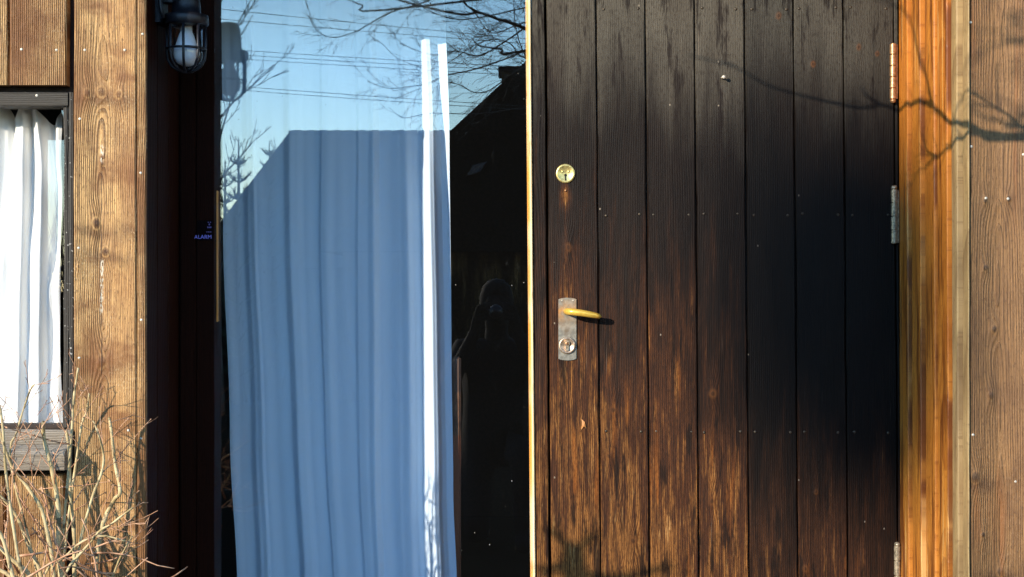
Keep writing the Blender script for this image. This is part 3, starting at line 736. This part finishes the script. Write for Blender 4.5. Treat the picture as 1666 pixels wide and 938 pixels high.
def rv(r): return Vector((r.uniform(-1, 1), r.uniform(-1, 1), r.uniform(-1, 1)))
def walk(r, p, d, L, n, jit, grav=0.0):
    pts = [Vector(p)]; d = Vector(d).normalized()
    for i in range(n):
        d = (d + rv(r) * jit + Vector((0, 0, grav))).normalized(); pts.append(pts[-1] + d * (L / n))
    return pts
def twigs(mb, r, pts, r0, depth, L, num, spread=.8, jit=.18, grav=.0, sides=4, buds=True, start=.25, thick=.55, rmin=.0006):
    for k in range(num):
        t = start + (1 - start) * (k + r.random()) / num; i = min(int(t * (len(pts) - 1)), len(pts) - 2)
        f = t * (len(pts) - 1) - i; p = pts[i].lerp(pts[i + 1], f); d = (pts[i + 1] - pts[i]).normalized()
        side = rv(r); side = (side - d * side.dot(d)).normalized()
        dd = (d + side * spread * r.uniform(.6, 1.3)).normalized()
        ll = L * r.uniform(.45, 1.1) * (1 - .4 * t); n = 5 if depth else 4
        tp = walk(r, p, dd, ll, n, jit, grav); ra = max(rmin, r0 * thick * (1 - .5 * t))
        mb.tube(tp, [max(rmin, ra * (1 - .7 * i / n)) for i in range(n + 1)], sides, cap=False)
        if buds:
            for q in tp[2:]:
                e = q + rv(r) * ra * 2.6; mb.tube([q, q.lerp(e, .5), e], [ra * .8, ra * 1.2, ra * .2], 3, cap=False)
        if depth > 0: twigs(mb, r, tp, ra, depth - 1, ll * .55, max(2, num // 2), spread, jit, grav, sides, buds, .2, thick, rmin)

def smoothpath(pts, sub=4):
    out = []; P = [Vector(p) for p in pts]
    for i in range(len(P) - 1):
        a, b, c, d = P[max(i - 1, 0)], P[i], P[i + 1], P[min(i + 2, len(P) - 1)]
        for k in range(sub):
            t = k / sub; out.append(.5 * ((2 * b) + (c - a) * t + (2 * a - 5 * b + 4 * c - d) * t * t + (3 * b - a - 3 * c + d) * t ** 3))
    out.append(P[-1]); return out

# shrub by the small window: stems at their places (photo column/row at depth y)
shrub = empty("bare_shrub", (-.95, -.16, 0)); shrub.location = (0, 0, 0)
tag(shrub, "bare leafless shrub with pale stems in front of the small window", "shrub")
r = random.Random(21)
def SP(px, py, y): return Vector((PX(px, y), y, PZ(py, y)))
stems = [([(112, 1400), (104, 1010), (97, 900), (94, 830), (86, 770), (74, 715), (70, 686)], -.17, .0065),
         ([(122, 1400), (120, 1000), (120, 880), (115, 800), (112, 740), (109, 700)], -.13, .0050),
         ([(130, 1400), (150, 1000), (162, 870), (185, 815), (194, 800), (188, 755), (180, 700), (178, 680)], -.11, .0052),
         ([(70, 1400), (90, 1000), (75, 850), (50, 800), (25, 768), (12, 735), (0, 700)], -.20, .0045),
         ([(60, 1400), (75, 1000), (45, 880), (20, 830), (-15, 790)], -.15, .0050),
         ([(95, 1400), (60, 1020), (25, 950), (5, 880), (-12, 850)], -.22, .0055),
         ([(135, 1400), (118, 1000), (128, 900), (150, 810), (165, 770), (170, 740), (160, 705), (152, 685)], -.19, .0034),
         ([(100, 1400), (95, 1000), (115, 720), (118, 655), (126, 598)], -.16, .0036),
         ([(80, 1400), (72, 1000), (20, 760), (30, 700), (45, 640), (55, 625)], -.12, .0028),
         ([(120, 1400), (100, 1000), (130, 720), (140, 670), (147, 640)], -.10, .0032),
         ([(20, 1400), (40, 1000), (28, 900), (10, 780), (6, 700), (0, 660)], -.24, .0040),
         ([(130, 1400), (90, 1000), (150, 880), (185, 850), (215, 825)], -.23, .0030),
         ([(90, 1400), (60, 990), (110, 900), (160, 872), (205, 880)], -.20, .0030),
         ([(60, 1400), (70, 1000), (10, 900), (-30, 860), (-60, 760), (-70, 700)], -.2, .005),
         ([(40, 1400), (50, 1000), (-40, 900), (-90, 800), (-120, 700)], -.17, .005),
         ([(150, 1400), (150, 1050), (185, 930), (205, 890), (215, 872)], -.14, .0026)]
for (pp, yy, ra) in stems:
    y0 = yy
    pts = smoothpath([SP(a + r.uniform(-2, 2), b, y0 + (i - 2) * r.uniform(-.012, .006)) for i, (a, b) in enumerate(pp)], 4)
    n = len(pts); mb = MB(); mb.tube(pts, [ra * (1 - .5 * i / n) + .0004 * math.sin(i * 2.1) for i in range(n)], 8)
    st = mb.build("stem", M_stem, shrub, True)
    tw = MB(); twigs(tw, r, pts[int(n * .42):], ra * .55, 1, .13, 5, .75, .14, .02, 5, True, .05, .5, .0006)
    tag(tw.build("twigs", M_twig, st, True), None, None, kind="stuff")
for k in range(14):
    a = SP(r.uniform(-40, 170), r.uniform(720, 960), r.uniform(-.26, -.08)); d = Vector((r.uniform(-1, 1) if a.x < PX(110) else r.uniform(-1, .1), r.uniform(-.3, .2), r.uniform(.0, 1.0)))
    p = walk(r, a, d, r.uniform(.08, .2), 6, .10, .01); mb = MB(); ra = r.uniform(.0010, .0020); mb.tube(p, [ra * (1 - .09 * i) for i in range(7)], 5)
    for q in p[1:]: e = q + rv(r) * .005; mb.tube([q, q.lerp(e, .5), e], [ra, ra * 1.2, ra * .2], 4, cap=False)
    mb.build("shoot", M_twig, shrub, True)
mb = MB()                                   # low tangle of clipped ends
for k in range(46):
    p = SP(r.uniform(-60, 200), r.uniform(890, 1000), r.uniform(-.26, -.06)); d = Vector((r.uniform(-1, 1), r.uniform(-.6, .3), r.uniform(-.1, .9)))
    pts = walk(r, p, d, r.uniform(.05, .2), 5, .25, .05); ra = r.uniform(.0012, .0032); mb.tube(pts, [ra * (1 - .1 * i) for i in range(6)], 5)
tag(mb.build("low_shoots", M_twig, shrub, True), None, None, kind="stuff")

# pruned sapling left of the camera, its shadow at the foot of the door
sap = empty("pruned_sapling"); tag(sap, "short pruned sapling beside the path, shading the foot of the door", "sapling")
def DS(px, py, s): P = Vector((PX(px, DP), DP, PZ(py, DP))); return P + SUNV * (DP + s)
q = DS(935, 945, 1.5); base = Vector((q.x + .02, q.y, 0))
mb = MB(); mb.tube(smoothpath([base, base.lerp(q, .5) + Vector((.01, 0, 0)), q, DS(930, 905, 1.5)], 4), [.028] * 8 + [.024] * 3 + [.02, .018], 10)
trk = mb.build("trunk", M_bark, sap, True); mb = MB(); r = random.Random(4)
for (pts) in [[(930, 910), (920, 885), (905, 868), (896, 860)], [(932, 908), (945, 890), (958, 878), (972, 868)], [(925, 915), (900, 925), (890, 938)], [(936, 930), (1000, 940), (1075, 925), (1090, 918)]]:
    p = smoothpath([DS(a, b, 1.5) for a, b in pts], 3); mb.tube(p, [.012 * (1 - .6 * i / len(p)) for i in range(len(p))], 6); twigs(mb, r, p, .008, 0, .06, 5, .8)
mb.build("crown", M_bark, sap, True)

# garden tree whose boughs hang over the path: its shadow on the right wall, its reflection in the pane
tree = empty("garden_tree"); tag(tree, "bare garden tree over the path, boughs mirrored in the top of the pane", "tree")
TB = Vector((3.2, -3.2, 0))
mb = MB(); tp = smoothpath([TB, TB + Vector((.03, 0, .9)), TB + Vector((-.05, .02, 1.8)), TB + Vector((.02, 0, 2.6)), TB + Vector((.1, -.05, 3.6)), TB + Vector((.0, 0, 4.8))], 4)
mb.tube(tp, [.13 - .1 * i / len(tp) for i in range(len(tp))], 12); mb.build("trunk", M_bark, tree, True)
r = random.Random(11); mb = MB(); S = 0.7
def limb(path, ra, rb, tw=0, L=.2, dep=1, sub=4, **kw):
    p = smoothpath(path, sub); n = len(p); mb.tube(p, [ra + (rb - ra) * i / (n - 1) for i in range(n)], 7)
    if tw: twigs(mb, r, p, rb * 1.4, dep, L, tw, .8, .22, .0, 4, True, .1, .6, .0011, **kw)
    return p
main0 = SHD(1666, 221, S)
limb([TB + Vector((0, 0, 2.1)), Vector((2.4, -2.3, 2.35)), Vector((1.7, -1.5, 2.15)), Vector((1.1, -1.0, 1.98)), main0, SHD(1625, 219, S), SHD(1599, 216, S), SHD(1583, 207, S), SHD(1565, 199, S)], .012, .0072)
limb([SHD(1565, 199, S), SHD(1550, 201, S), SHD(1536, 187, S), SHD(1523, 174, S), SHD(1514, 141, S), SHD(1503, 105, S), SHD(1491, 58, S), SHD(1482, 33, S), SHD(1471, 16, S), SHD(1449, 4, S), SHD(1400, -25, S)], .0058, .0016, 14, .13, 0)
limb([SHD(1603, 217, S), SHD(1574, 216, S), SHD(1559, 228, S), SHD(1549, 241, S), SHD(1534, 254, S), SHD(1520, 252, S), SHD(1509, 241, S), SHD(1505, 217, S)], .0052, .0022, 9, .12, 0)
limb([SHD(1690, 225, S), SHD(1666, 208, S), SHD(1632, 181, S), SHD(1610, 167, S), SHD(1572, 143, S)], .0042, .0018, 9, .12, 0)
limb([SHD(1549, 241, S), SHD(1552, 215, S), SHD(1558, 185, S), SHD(1566, 150, S)], .003, .0015, 2, .06, 0)
limb([SHD(1534, 254, S), SHD(1515, 265, S), SHD(1495, 285, S), SHD(1478, 312, S)], .0034, .0016, 8, .10, 0)
limb([SHD(1523, 174, S), SHD(1510, 168, S), SHD(1498, 168, S), SHD(1478, 172, S), SHD(1470, 177, S), DS(1436, 170, S), DS(1400, 174, S), DS(1330, 160, S), DS(1250, 138, S), DS(1195, 108, S), DS(1120, 90, S)], .0068, .0016, 3, .12, 0)
limb([DS(1436, 170, S), DS(1410, 155, S), DS(1402, 140, S)], .004, .002)
for (pp, s2) in [([(1720, 20), (1666, 40), (1625, 51), (1581, 47)], 1.9), ([(1720, 62), (1666, 67), (1614, 72), (1574, 103)], 1.6), ([(1740, 90), (1666, 114), (1630, 122)], 2.2), ([(1730, 190), (1666, 175), (1600, 150)], 1.8), ([(1720, 205), (1660, 200), (1600, 190), (1580, 170)], 1.2)]:
    p0 = SHD(*pp[0], s2); limb([p0.lerp(TB + Vector((-.1, 0, 3.0)), t) for t in (1, .75, .5, .25)] + [SHD(a, b, s2) for a, b in pp], .0085, .0016, 5, .14, 0)
# boughs traced from their mirror image
for pp, ra, tw in [([(1000, -60), (760, -20), (680, 5), (636, 21), (596, 39), (573, 52), (541, 60), (515, 49), (502, 24)], .010, 8),
                   ([(636, 21), (599, 49), (625, 75), (648, 94), (693, 113)], .0028, 3),
                   ([(980, 20), (860, 80), (800, 105), (760, 115), (725, 123), (693, 134), (667, 138), (632, 143), (599, 133)], .012, 10),
                   ([(725, 123), (690, 138), (664, 151), (641, 159)], .0030, 4),
                   ([(990, 60), (900, 90), (845, 113), (816, 133), (793, 146), (771, 149), (748, 139), (725, 133)], .011, 9),
                   ([(1000, 30), (900, 20), (858, 12), (800, 22), (745, 30), (700, 20), (660, -10)], .013, 10),
                   ([(990, 110), (880, 118), (855, 90), (840, 50), (836, 0), (842, -40)], .010, 10),
                   ([(1000, -20), (880, 30), (820, 70), (780, 90), (740, 80), (700, 86), (650, 70)], .010, 10),
                   ([(960, 10), (850, 40), (800, 50), (770, 20), (735, -10)], .007, 8),
                   ([(970, 90), (860, 95), (830, 70), (800, 62), (770, 75), (735, 100), (715, 112)], .006, 8),
                   ([(940, 180), (860, 175), (800, 184), (760, 185), (700, 183), (660, 192), (645, 185)], .005, 3)]:
    s2 = r.uniform(4.0, 5.4); limb([REF(a, b, s2) + Vector((0, r.uniform(-.06, .06), 0)) for a, b in pp], min(ra * .6, .0055), .0022, int(tw * 1.8), .34, 1)
for k in range(9):                          # the rest of the crown
    z0 = r.uniform(1.9, 4.4); a = r.uniform(-.9, 1.6) if k % 2 else r.uniform(2.6, 5.2)
    d = Vector((math.cos(a), math.sin(a) * .8, r.uniform(.25, .7))); p = walk(r, TB + Vector((0, 0, z0)), d, r.uniform(1.2, 2.0), 7, .15, .02)
    mb.tube(p, [.03 * (1 - .8 * i / 7) for i in range(8)], 6); twigs(mb, r, p, .010, 1, .6, 7, .8, .2, 0, 4, False)
mb.build("crown", M_bark, tree, True)

# tall tree and nest made up to cast the soft shadow by the hinges
NS = 24.0
nc = DS(1424, 520, NS)
tall = empty("added_nest_tree"); tag(tall, "tall bare tree added across the lane to hold the shadow-casting nest", "tree")
tb = Vector((nc.x + 3.6, nc.y - .6, 0)); r = random.Random(8)
mb = MB(); tp = smoothpath([tb, tb + Vector((.1, 0, 3)), tb + Vector((-.1, .1, 6)), tb + Vector((.1, 0, 9)), tb + Vector((0, 0, 12))], 4); mb.tube(tp, [.2 - .17 * i / len(tp) for i in range(len(tp))], 10); mb.build("trunk", M_birch, tall, True)
mb = MB(); p = smoothpath([tb + Vector((0, 0, 6.6)), tb + Vector((-1.0, .2, 7.4)), nc + Vector((1.2, -.2, -1.3)), nc + Vector((.1, 0, -.45)), nc + Vector((.15, 0, .3)), nc + Vector((.2, .1, 1.0))], 4)
mb.tube(p, [.05 - .042 * i / len(p) for i in range(len(p))], 7); twigs(mb, r, p, .01, 1, .6, 6, .8, .2, .05, 4, False)
for k in range(14):
    z0 = 4 + 7 * k / 14; a = r.uniform(-1.4, 1.4); p = walk(r, tb + Vector((0, 0, z0)), (math.cos(a), math.sin(a), .7), r.uniform(1.2, 2.4), 6, .15, .05)
    mb.tube(p, [.04 * (1 - .8 * i / 6) for i in range(7)], 5); twigs(mb, r, p, .012, 1, .7, 7, .8, .2, .05, 3, False)
mb.build("crown", M_birch, tall, True)
nm = MB(); r = random.Random(3)
for i in range(1500):
    d = rv(r).normalized(); k = r.uniform(.55, 1.0); p = nc + Vector((d.x * .27 * k - d.z * .02, d.y * .24 * k, d.z * .45 * k))
    t = d.cross(rv(r)).normalized() + rv(r) * .35; h = t.normalized() * r.uniform(.08, .15); nm.tube([p - h, p + d * .01, p + h], .007, 3, cap=False)
core = MB()
for i in range(9):
    for k in range(14):
        th = math.pi * i / 8; ph = 2 * math.pi * k / 14; core.v.append(tuple(nc + Vector((math.sin(th) * math.cos(ph) * .255, math.sin(th) * math.sin(ph) * .22, math.cos(th) * .42))))
core.f = [(i * 14 + k, i * 14 + (k + 1) % 14, (i + 1) * 14 + (k + 1) % 14, (i + 1) * 14 + k) for i in range(8) for k in range(14)]
nest = empty("shadow_nest"); tag(nest, "domed stick nest made up to cast the soft shadow on the door", "nest")
core.build("shadow_nest_core", M_bark, nest, True); tag(nm.build("sticks", M_bark, nest), None, None, kind="stuff")

# far trees mirrored in the left part of the pane
def far_tree(name, lab, px, top, s, seed, h0=0):
    e = empty(name); tag(e, lab, "tree", "bare trees across the lane"); r = random.Random(seed)
    t = REF(px, top, s); b = Vector((t.x, t.y, 0)); mb = MB(); p = walk(r, b, (0, 0, 1), t.z, 9, .05, .05)
    mb.tube(p, [.09 * (1 - .85 * i / 9) for i in range(10)], 7); mb.build("trunk", M_birch, e, True)
    mb = MB(); twigs(mb, r, p, .05, 2, 1.5, 13, .6, .16, .06, 3, False, .25, .45, .004); mb.build("crown", M_birch, e, True)
far_tree("slender_tree", "slender bare tree mirrored at the left edge of the pane", 352, -40, 11, 31)
M_needle = barkmat("spruce_needles", (.02, .032, .018), (.05, .065, .035), 30)
def spruce(lab, px, top, s, seed):
    e = empty("young_spruce"); tag(e, lab, "spruce", "young spruces across the lane"); r = random.Random(seed); t = REF(px, top, s); b = Vector((t.x, t.y, 0))
    mb = MB(); mb.tube([b, b + Vector((0, 0, t.z * .6)), t], [.05, .025, .006], 7); mb.build("trunk", M_bark, e, True); mb = MB(); H = t.z
    k = 0; z = .3
    while z < H - .15:
        L = .62 * (H - z) / H + .10
        for j in range(6):
            a = 6.28 * j / 6 + k * .5 + r.uniform(-.2, .2); d = Vector((math.cos(a), math.sin(a), .35 + .5 * z / H)).normalized(); p0 = Vector((b.x, b.y, z)); p1 = p0 + d * L * r.uniform(.7, 1.1)
            mb.tube([p0, p0.lerp(p1, .5) + Vector((0, 0, -.02)), p1], [.010, .008, .003], 3, cap=False)
            n = int(26 * L) + 6
            for i in range(n):
                q = p0.lerp(p1, .15 + .85 * i / n); w = (d * .7 + rv(r) * .8).normalized() * .07; sd = w.cross(rv(r)).normalized() * .006
                mb.add([q - sd, q + sd, q + w], [(0, 1, 2)])
        z += .19; k += 1
    mb.build("crown", M_needle, e)
spruce("taller young spruce mirrored left of the house roof in the pane", 388, 226, 12, 1)
spruce("shorter young spruce mirrored at the pane's left edge", 366, 262, 12.6, 2)
spruce("young spruce mirrored closest to the sloping roof edge", 438, 232, 15, 3)
M_hedge = barkmat("bare_hedge", (.004, .003, .002), (.009, .007, .005), 20, 0.0, 1.0)
hm = MB(); r = random.Random(17)
for i in range(1700):
    p = Vector((r.uniform(-9.5, 3.0), -r.uniform(12.2, 13.4), 0)); q = walk(r, p, (r.uniform(-.3, .3), r.uniform(-.3, .3), 1), r.uniform(1.5, 2.35) * (1.0 if p.x < -4.2 else .7), 4, .22, .05); hm.tube(q, [.014, .011, .008, .006, .003], 3, cap=False)
tag(hm.build("bare_hedge", M_hedge), "low bare hedge across the lane mirrored left of the roof", "hedge", kind="stuff")

# ------------------------------------------------------------------ houses across the lane (seen only in the pane)
M_dkwall = wood("dark_red_boarding", u='x', light=(.006, .0035, .0028), dark=(.003, .002, .0016), ring=20, spec=.0, rough=.9)
M_tile = plain("dark_roof_tiles", (.0045, .0038, .0038), .9, 0, .5, 6, spec=.0)
M_win = plain("far_window_glass", (.008, .012, .03), .3, 0, .1, spec=.25)
def gable(name, lab, x0, x1, ya, yb, ze, zr, axis, hipl=0.0):
    e = empty(name); tag(e, lab, "house"); w = MB(); yf, ybk = max(ya, yb), min(ya, yb); ym = (ya + yb) / 2; xm = (x0 + x1) / 2
    w.box(x0 + .25, x1 - .25, ybk + .3, yf - .3, 0, ze + .05); rf = MB(); th = .12
    if axis == 'x':
        for t in (0, th):
            pass
        v = [(x0, yf, ze), (x1, yf, ze), (x1, ybk, ze), (x0, ybk, ze), (x0 + hipl, ym, zr), (x1, ym, zr)]
        rf.add(v, [(0, 1, 5, 4), (2, 3, 4, 5), (3, 0, 4), (1, 2, 5), (3, 2, 1, 0)])
    else:
        v = [(x0, yf, ze), (x1, yf, ze), (x1, ybk, ze), (x0, ybk, ze), (xm, yf, zr), (xm, ybk, zr)]
        rf.add(v, [(0, 4, 5, 3), (4, 1, 2, 5), (0, 1, 4), (2, 3, 5), (3, 2, 1, 0)])
    w.build("wall", M_dkwall, e); ro = rf.build("roof", M_tile, e); return e, ro
A0 = REF(470, 215, 20); A1 = REF(760, 213, 20); al = REF(412, 328, 18)
hA, rA = gable("neighbour_house", "long low house across the lane mirrored in the pane behind the curtain", A0.x - 1.25, 4.5, -18, -22.0, 1.55, A0.z, 'x', 1.25)
m = MB()
for k in range(40):                         # ridge tiles
    m.tube([(A0.x + k * .21, -20, A0.z - .02), (A0.x + k * .21 + .2, -20, A0.z - .012)], [.05, .055], 8)
m.build("ridge_tiles", M_tile, rA, True)
B0 = REF(735, 210, 14); B1 = REF(800, 150, 14); slope = (B1.z - B0.z) / (B1.x - B0.x); zb = 1.7; xb = B0.x - (B0.z - zb) / slope; xw = 2 * (1.9 - xb)
hB, rB = gable("dark_gabled_house", "dark gabled house mirrored at the pane's right side", xb, xb + xw, -14, -21, zb, zb + slope * (1.9 - xb), 'y')
c0 = REF(816, 112, 15.5); c1 = REF(872, 112, 15.5)
m = MB(); m.box(c0.x, c1.x, -15.9, -15.3, 2.5, c0.z - .06); ch = m.build("chimney", M_dkwall, rB); m = MB(); m.box(c0.x - .04, c1.x + .04, -15.95, -15.25, c0.z - .06, c0.z); m.build("chimney_cap", M_tile, ch)
w0 = REF(758, 286, 13.95); w1 = REF(792, 262, 13.95)
m = MB(); m.prism([(w0.x, w0.z), (w1.x - .08, w0.z + .06), (w1.x, w1.z), (w0.x + .08, w1.z - .05)], -13.96, -14.02); m.build("window", M_win, hB)

gable("yard_shade_block", "barn-shaped block added to shade the yard, left of everything the pane mirrors", -24, -7.0, -15, -20, 3.6, 6.0, 'x', .0)  # unseen, added so the yard ground lies in shade

# power lines over the lane
M_wire = plain("dark_cable", (.02, .02, .022), .6)
PY = 10.0
wires = [((300, 5), (860, 62)), ((300, 22), (860, 70)), ((300, 72), (860, 108)), ((300, 80), (860, 114)), ((300, 86), (860, 122)), ((300, 130), (860, 172)), ((300, 136), (860, 178))]
labs = ["topmost cable mirrored in the pane", "second cable from the top mirrored in the pane", "upper cable of the middle three mirrored in the pane", "central cable of the middle three mirrored in the pane",
        "lowest cable of the middle three mirrored in the pane", "upper of the two lowest cables mirrored in the pane", "lowest cable mirrored in the pane"]
ends = []
for (a, b), lb in zip(wires, labs):
    p, q = REF(*a, PY), REF(*b, PY); d = q - p; p2 = p - d * 3.4; q2 = q + d * 3.0; pts = []
    for i in range(41):
        t = i / 40; s = p2.lerp(q2, t); s.z += -.45 * (1 - (2 * t - 1) ** 2) + .43; pts.append(s)
    m = MB(); m.tube(pts, .0030, 5); tag(m.build("power_line", M_wire, None, True), lb, "cable", "power lines along the lane"); ends.append((p2, q2))
for k, lb in ((0, "wooden utility pole far to the left holding the cables"), (1, "wooden utility pole far to the right holding the cables")):
    e = empty("utility_pole"); tag(e, lb, "pole", "utility poles"); x = sum(p[k].x for p in ends) / 7; zt = max(p[k].z for p in ends)
    m = MB(); m.tube([(x, -PY - .12, 0), (x, -PY - .12, zt + .5)], [.13, .1], 12); m.build("mast", M_bark, e, True)
    for z in sorted(set(round(p[k].z, 1) for p in ends)):
        m = MB(); m.box(x - .05, x + .05, -PY - .15, -PY + .05, z + .25, z + .36); m.build("bracket", M_iron, e)

# ------------------------------------------------------------------ the photographer, a dim reflection in the pane
def person_at(cx, cy):
    root = empty("person"); tag(root, "kneeling person in dark hooded clothes and gloves holding a camera, dimly mirrored in the pane", "person")
    vs = []; rad = []; es = []; idx = {}
    def P(n, x, y, z, r, to=None):
        idx[n] = len(vs); vs.append((cx + x, cy + y, z)); rad.append(r)
        if to: es.append((idx[to], idx[n]))
    P("pelvis", 0, -.10, .50, (.15, .12)); P("waist", 0, -.10, .66, (.135, .11), "pelvis"); P("chest", 0, -.07, .86, (.16, .12), "waist"); P("neck0", 0, -.05, .985, (.075, .07), "chest")
    P("neck", 0, -.03, 1.05, (.055, .055), "neck0"); P("jaw", 0, .0, 1.105, (.062, .072), "neck"); P("head", 0, .0, 1.17, (.074, .090), "jaw"); P("crown", 0, -.005, 1.235, (.055, .068), "head")
    for s, t in ((-1, "l"), (1, "r")):
        P("sh" + t, s * .175, -.06, .945, (.07, .07), "chest"); P("el" + t, s * .235, .06, .765, (.05, .05), "sh" + t); P("wr" + t, s * .105, .135, 1.03, (.031, .031), "el" + t)
        P("pa" + t, s * .088, .150, 1.095, (.036, .020), "wr" + t)
        for k in range(4):
            P("f1%s%d" % (t, k), s * .082, .175, 1.105 + .021 * k, (.0095, .0095), "pa" + t); P("f2%s%d" % (t, k), s * .060, .192 + .003 * (k % 2), 1.108 + .021 * k, (.0085, .0085), "f1%s%d" % (t, k))
            P("f3%s%d" % (t, k), s * (.038 + .004 * k), .192, 1.106 + .021 * k, (.0075, .0075), "f2%s%d" % (t, k))
        P("th1" + t, s * .070, .130, 1.105, (.012, .012), "pa" + t); P("th2" + t, s * .048, .118, 1.118, (.010, .010), "th1" + t)
        P("hip" + t, s * .095, -.08, .46, (.10, .10), "pelvis")
    P("kl", -.09, .16, .09, (.065, .065), "hipl"); P("al", -.11, -.24, .075, (.045, .045), "kl"); P("tl", -.11, -.33, .035, (.04, .035), "al")
    P("kr", .13, .20, .47, (.07, .07), "hipr"); P("ar", .13, .16, .09, (.045, .045), "kr"); P("tr", .13, .29, .04, (.045, .035), "ar")
    me = bpy.data.meshes.new("body"); me.from_pydata(vs, es, []); me.update()
    o = bpy.data.objects.new("body", me); COL.objects.link(o); o.parent = root
    sk = o.modifiers.new("skin", 'SKIN'); sk.use_smooth_shade = True
    if not me.skin_vertices:
        bpy.context.view_layer.objects.active = o; bpy.ops.mesh.customdata_skin_add()
    for i, r in enumerate(rad): me.skin_vertices[0].data[i].radius = r
    for d in me.skin_vertices[0].data: d.use_root = False
    me.skin_vertices[0].data[0].use_root = True
    sb = o.modifiers.new("sub", 'SUBSURF'); sb.levels = 2; sb.render_levels = 2
    g = Gr("jacket_and_skin"); x, y, z = g.pos(); n = g.noise(x * 30, y * 30, z * 30, det=3)
    face = (z - 1.06).ss(-.005, .005) * (y - (cy + .085)).ss(.01, -.01); hand = (y - (cy + .128)).ss(-.004, .004) * (z - 1.045).ss(-.004, .004)
    c = g.mix(n, (.0030, .0032, .0050), (.0060, .0062, .0090)); c = g.mix(face.max(hand), c, (.008, .007, .007)); g.bsdf(c, .8, spec=.08, bump=g.bump(n, .3, .004)); me.materials.append(g.m)
    hb = MB(); n = 18; prof = [(0, 1.298), (.045, 1.290), (.078, 1.262), (.094, 1.215), (.096, 1.165), (.088, 1.115)]
    for (r, z) in prof:
        for k in range(n):
            a = 2 * math.pi * k / n; f = .62 if (math.sin(a) > .25 and z < 1.23) else 1.0
            hb.v.append((cx + r * .86 * math.cos(a), cy - .012 + r * 1.05 * math.sin(a) * f, z))
    hb.f = [(i * n + k, i * n + (k + 1) % n, (i + 1) * n + (k + 1) % n, (i + 1) * n + k) for i in range(len(prof) - 1) for k in range(n)]
    hb.build("hood", plain("dark_hood", (.006, .006, .008), .8, spec=.1), root, True)
    for s in (-1, 1):
        m = MB(); m.lathe([(0, -.003), (.012, 0), (.014, .004), (.006, .007), (0, .006)], (0, 0, 0), 'z', 12)
        e = m.build("ear", plain("hood_side", (.006, .006, .008), .8, spec=.1), root, True); e.location = (cx + s * .076, cy - .005, 1.155); e.rotation_euler = (0, s * math.radians(80), 0); e.scale = (1.6, 1, 1)
    c = empty("camera_body"); tag(c, "black camera held in the kneeling person's hands", "camera")
    m = MB(); m.box(cx - .062, cx + .062, cy + .125, cy + .170, 1.105, 1.185); m.prism([(cx - .022, 1.185), (cx + .022, 1.185), (cx + .012, 1.205), (cx - .012, 1.205)], cy + .13, cy + .165); m.build("housing", M_iron, c)
    m = MB(); m.lathe([(.033, 0), (.033, .05), (.029, .055), (.029, .06)], (cx, cy + .171, 1.142), 'y', 24)
    for i, v in enumerate(m.v): m.v[i] = (v[0], 2 * (cy + .171) - v[1], v[2])
    m.build("lens", M_iron, c, True)
person_at(-.075, -3.30)
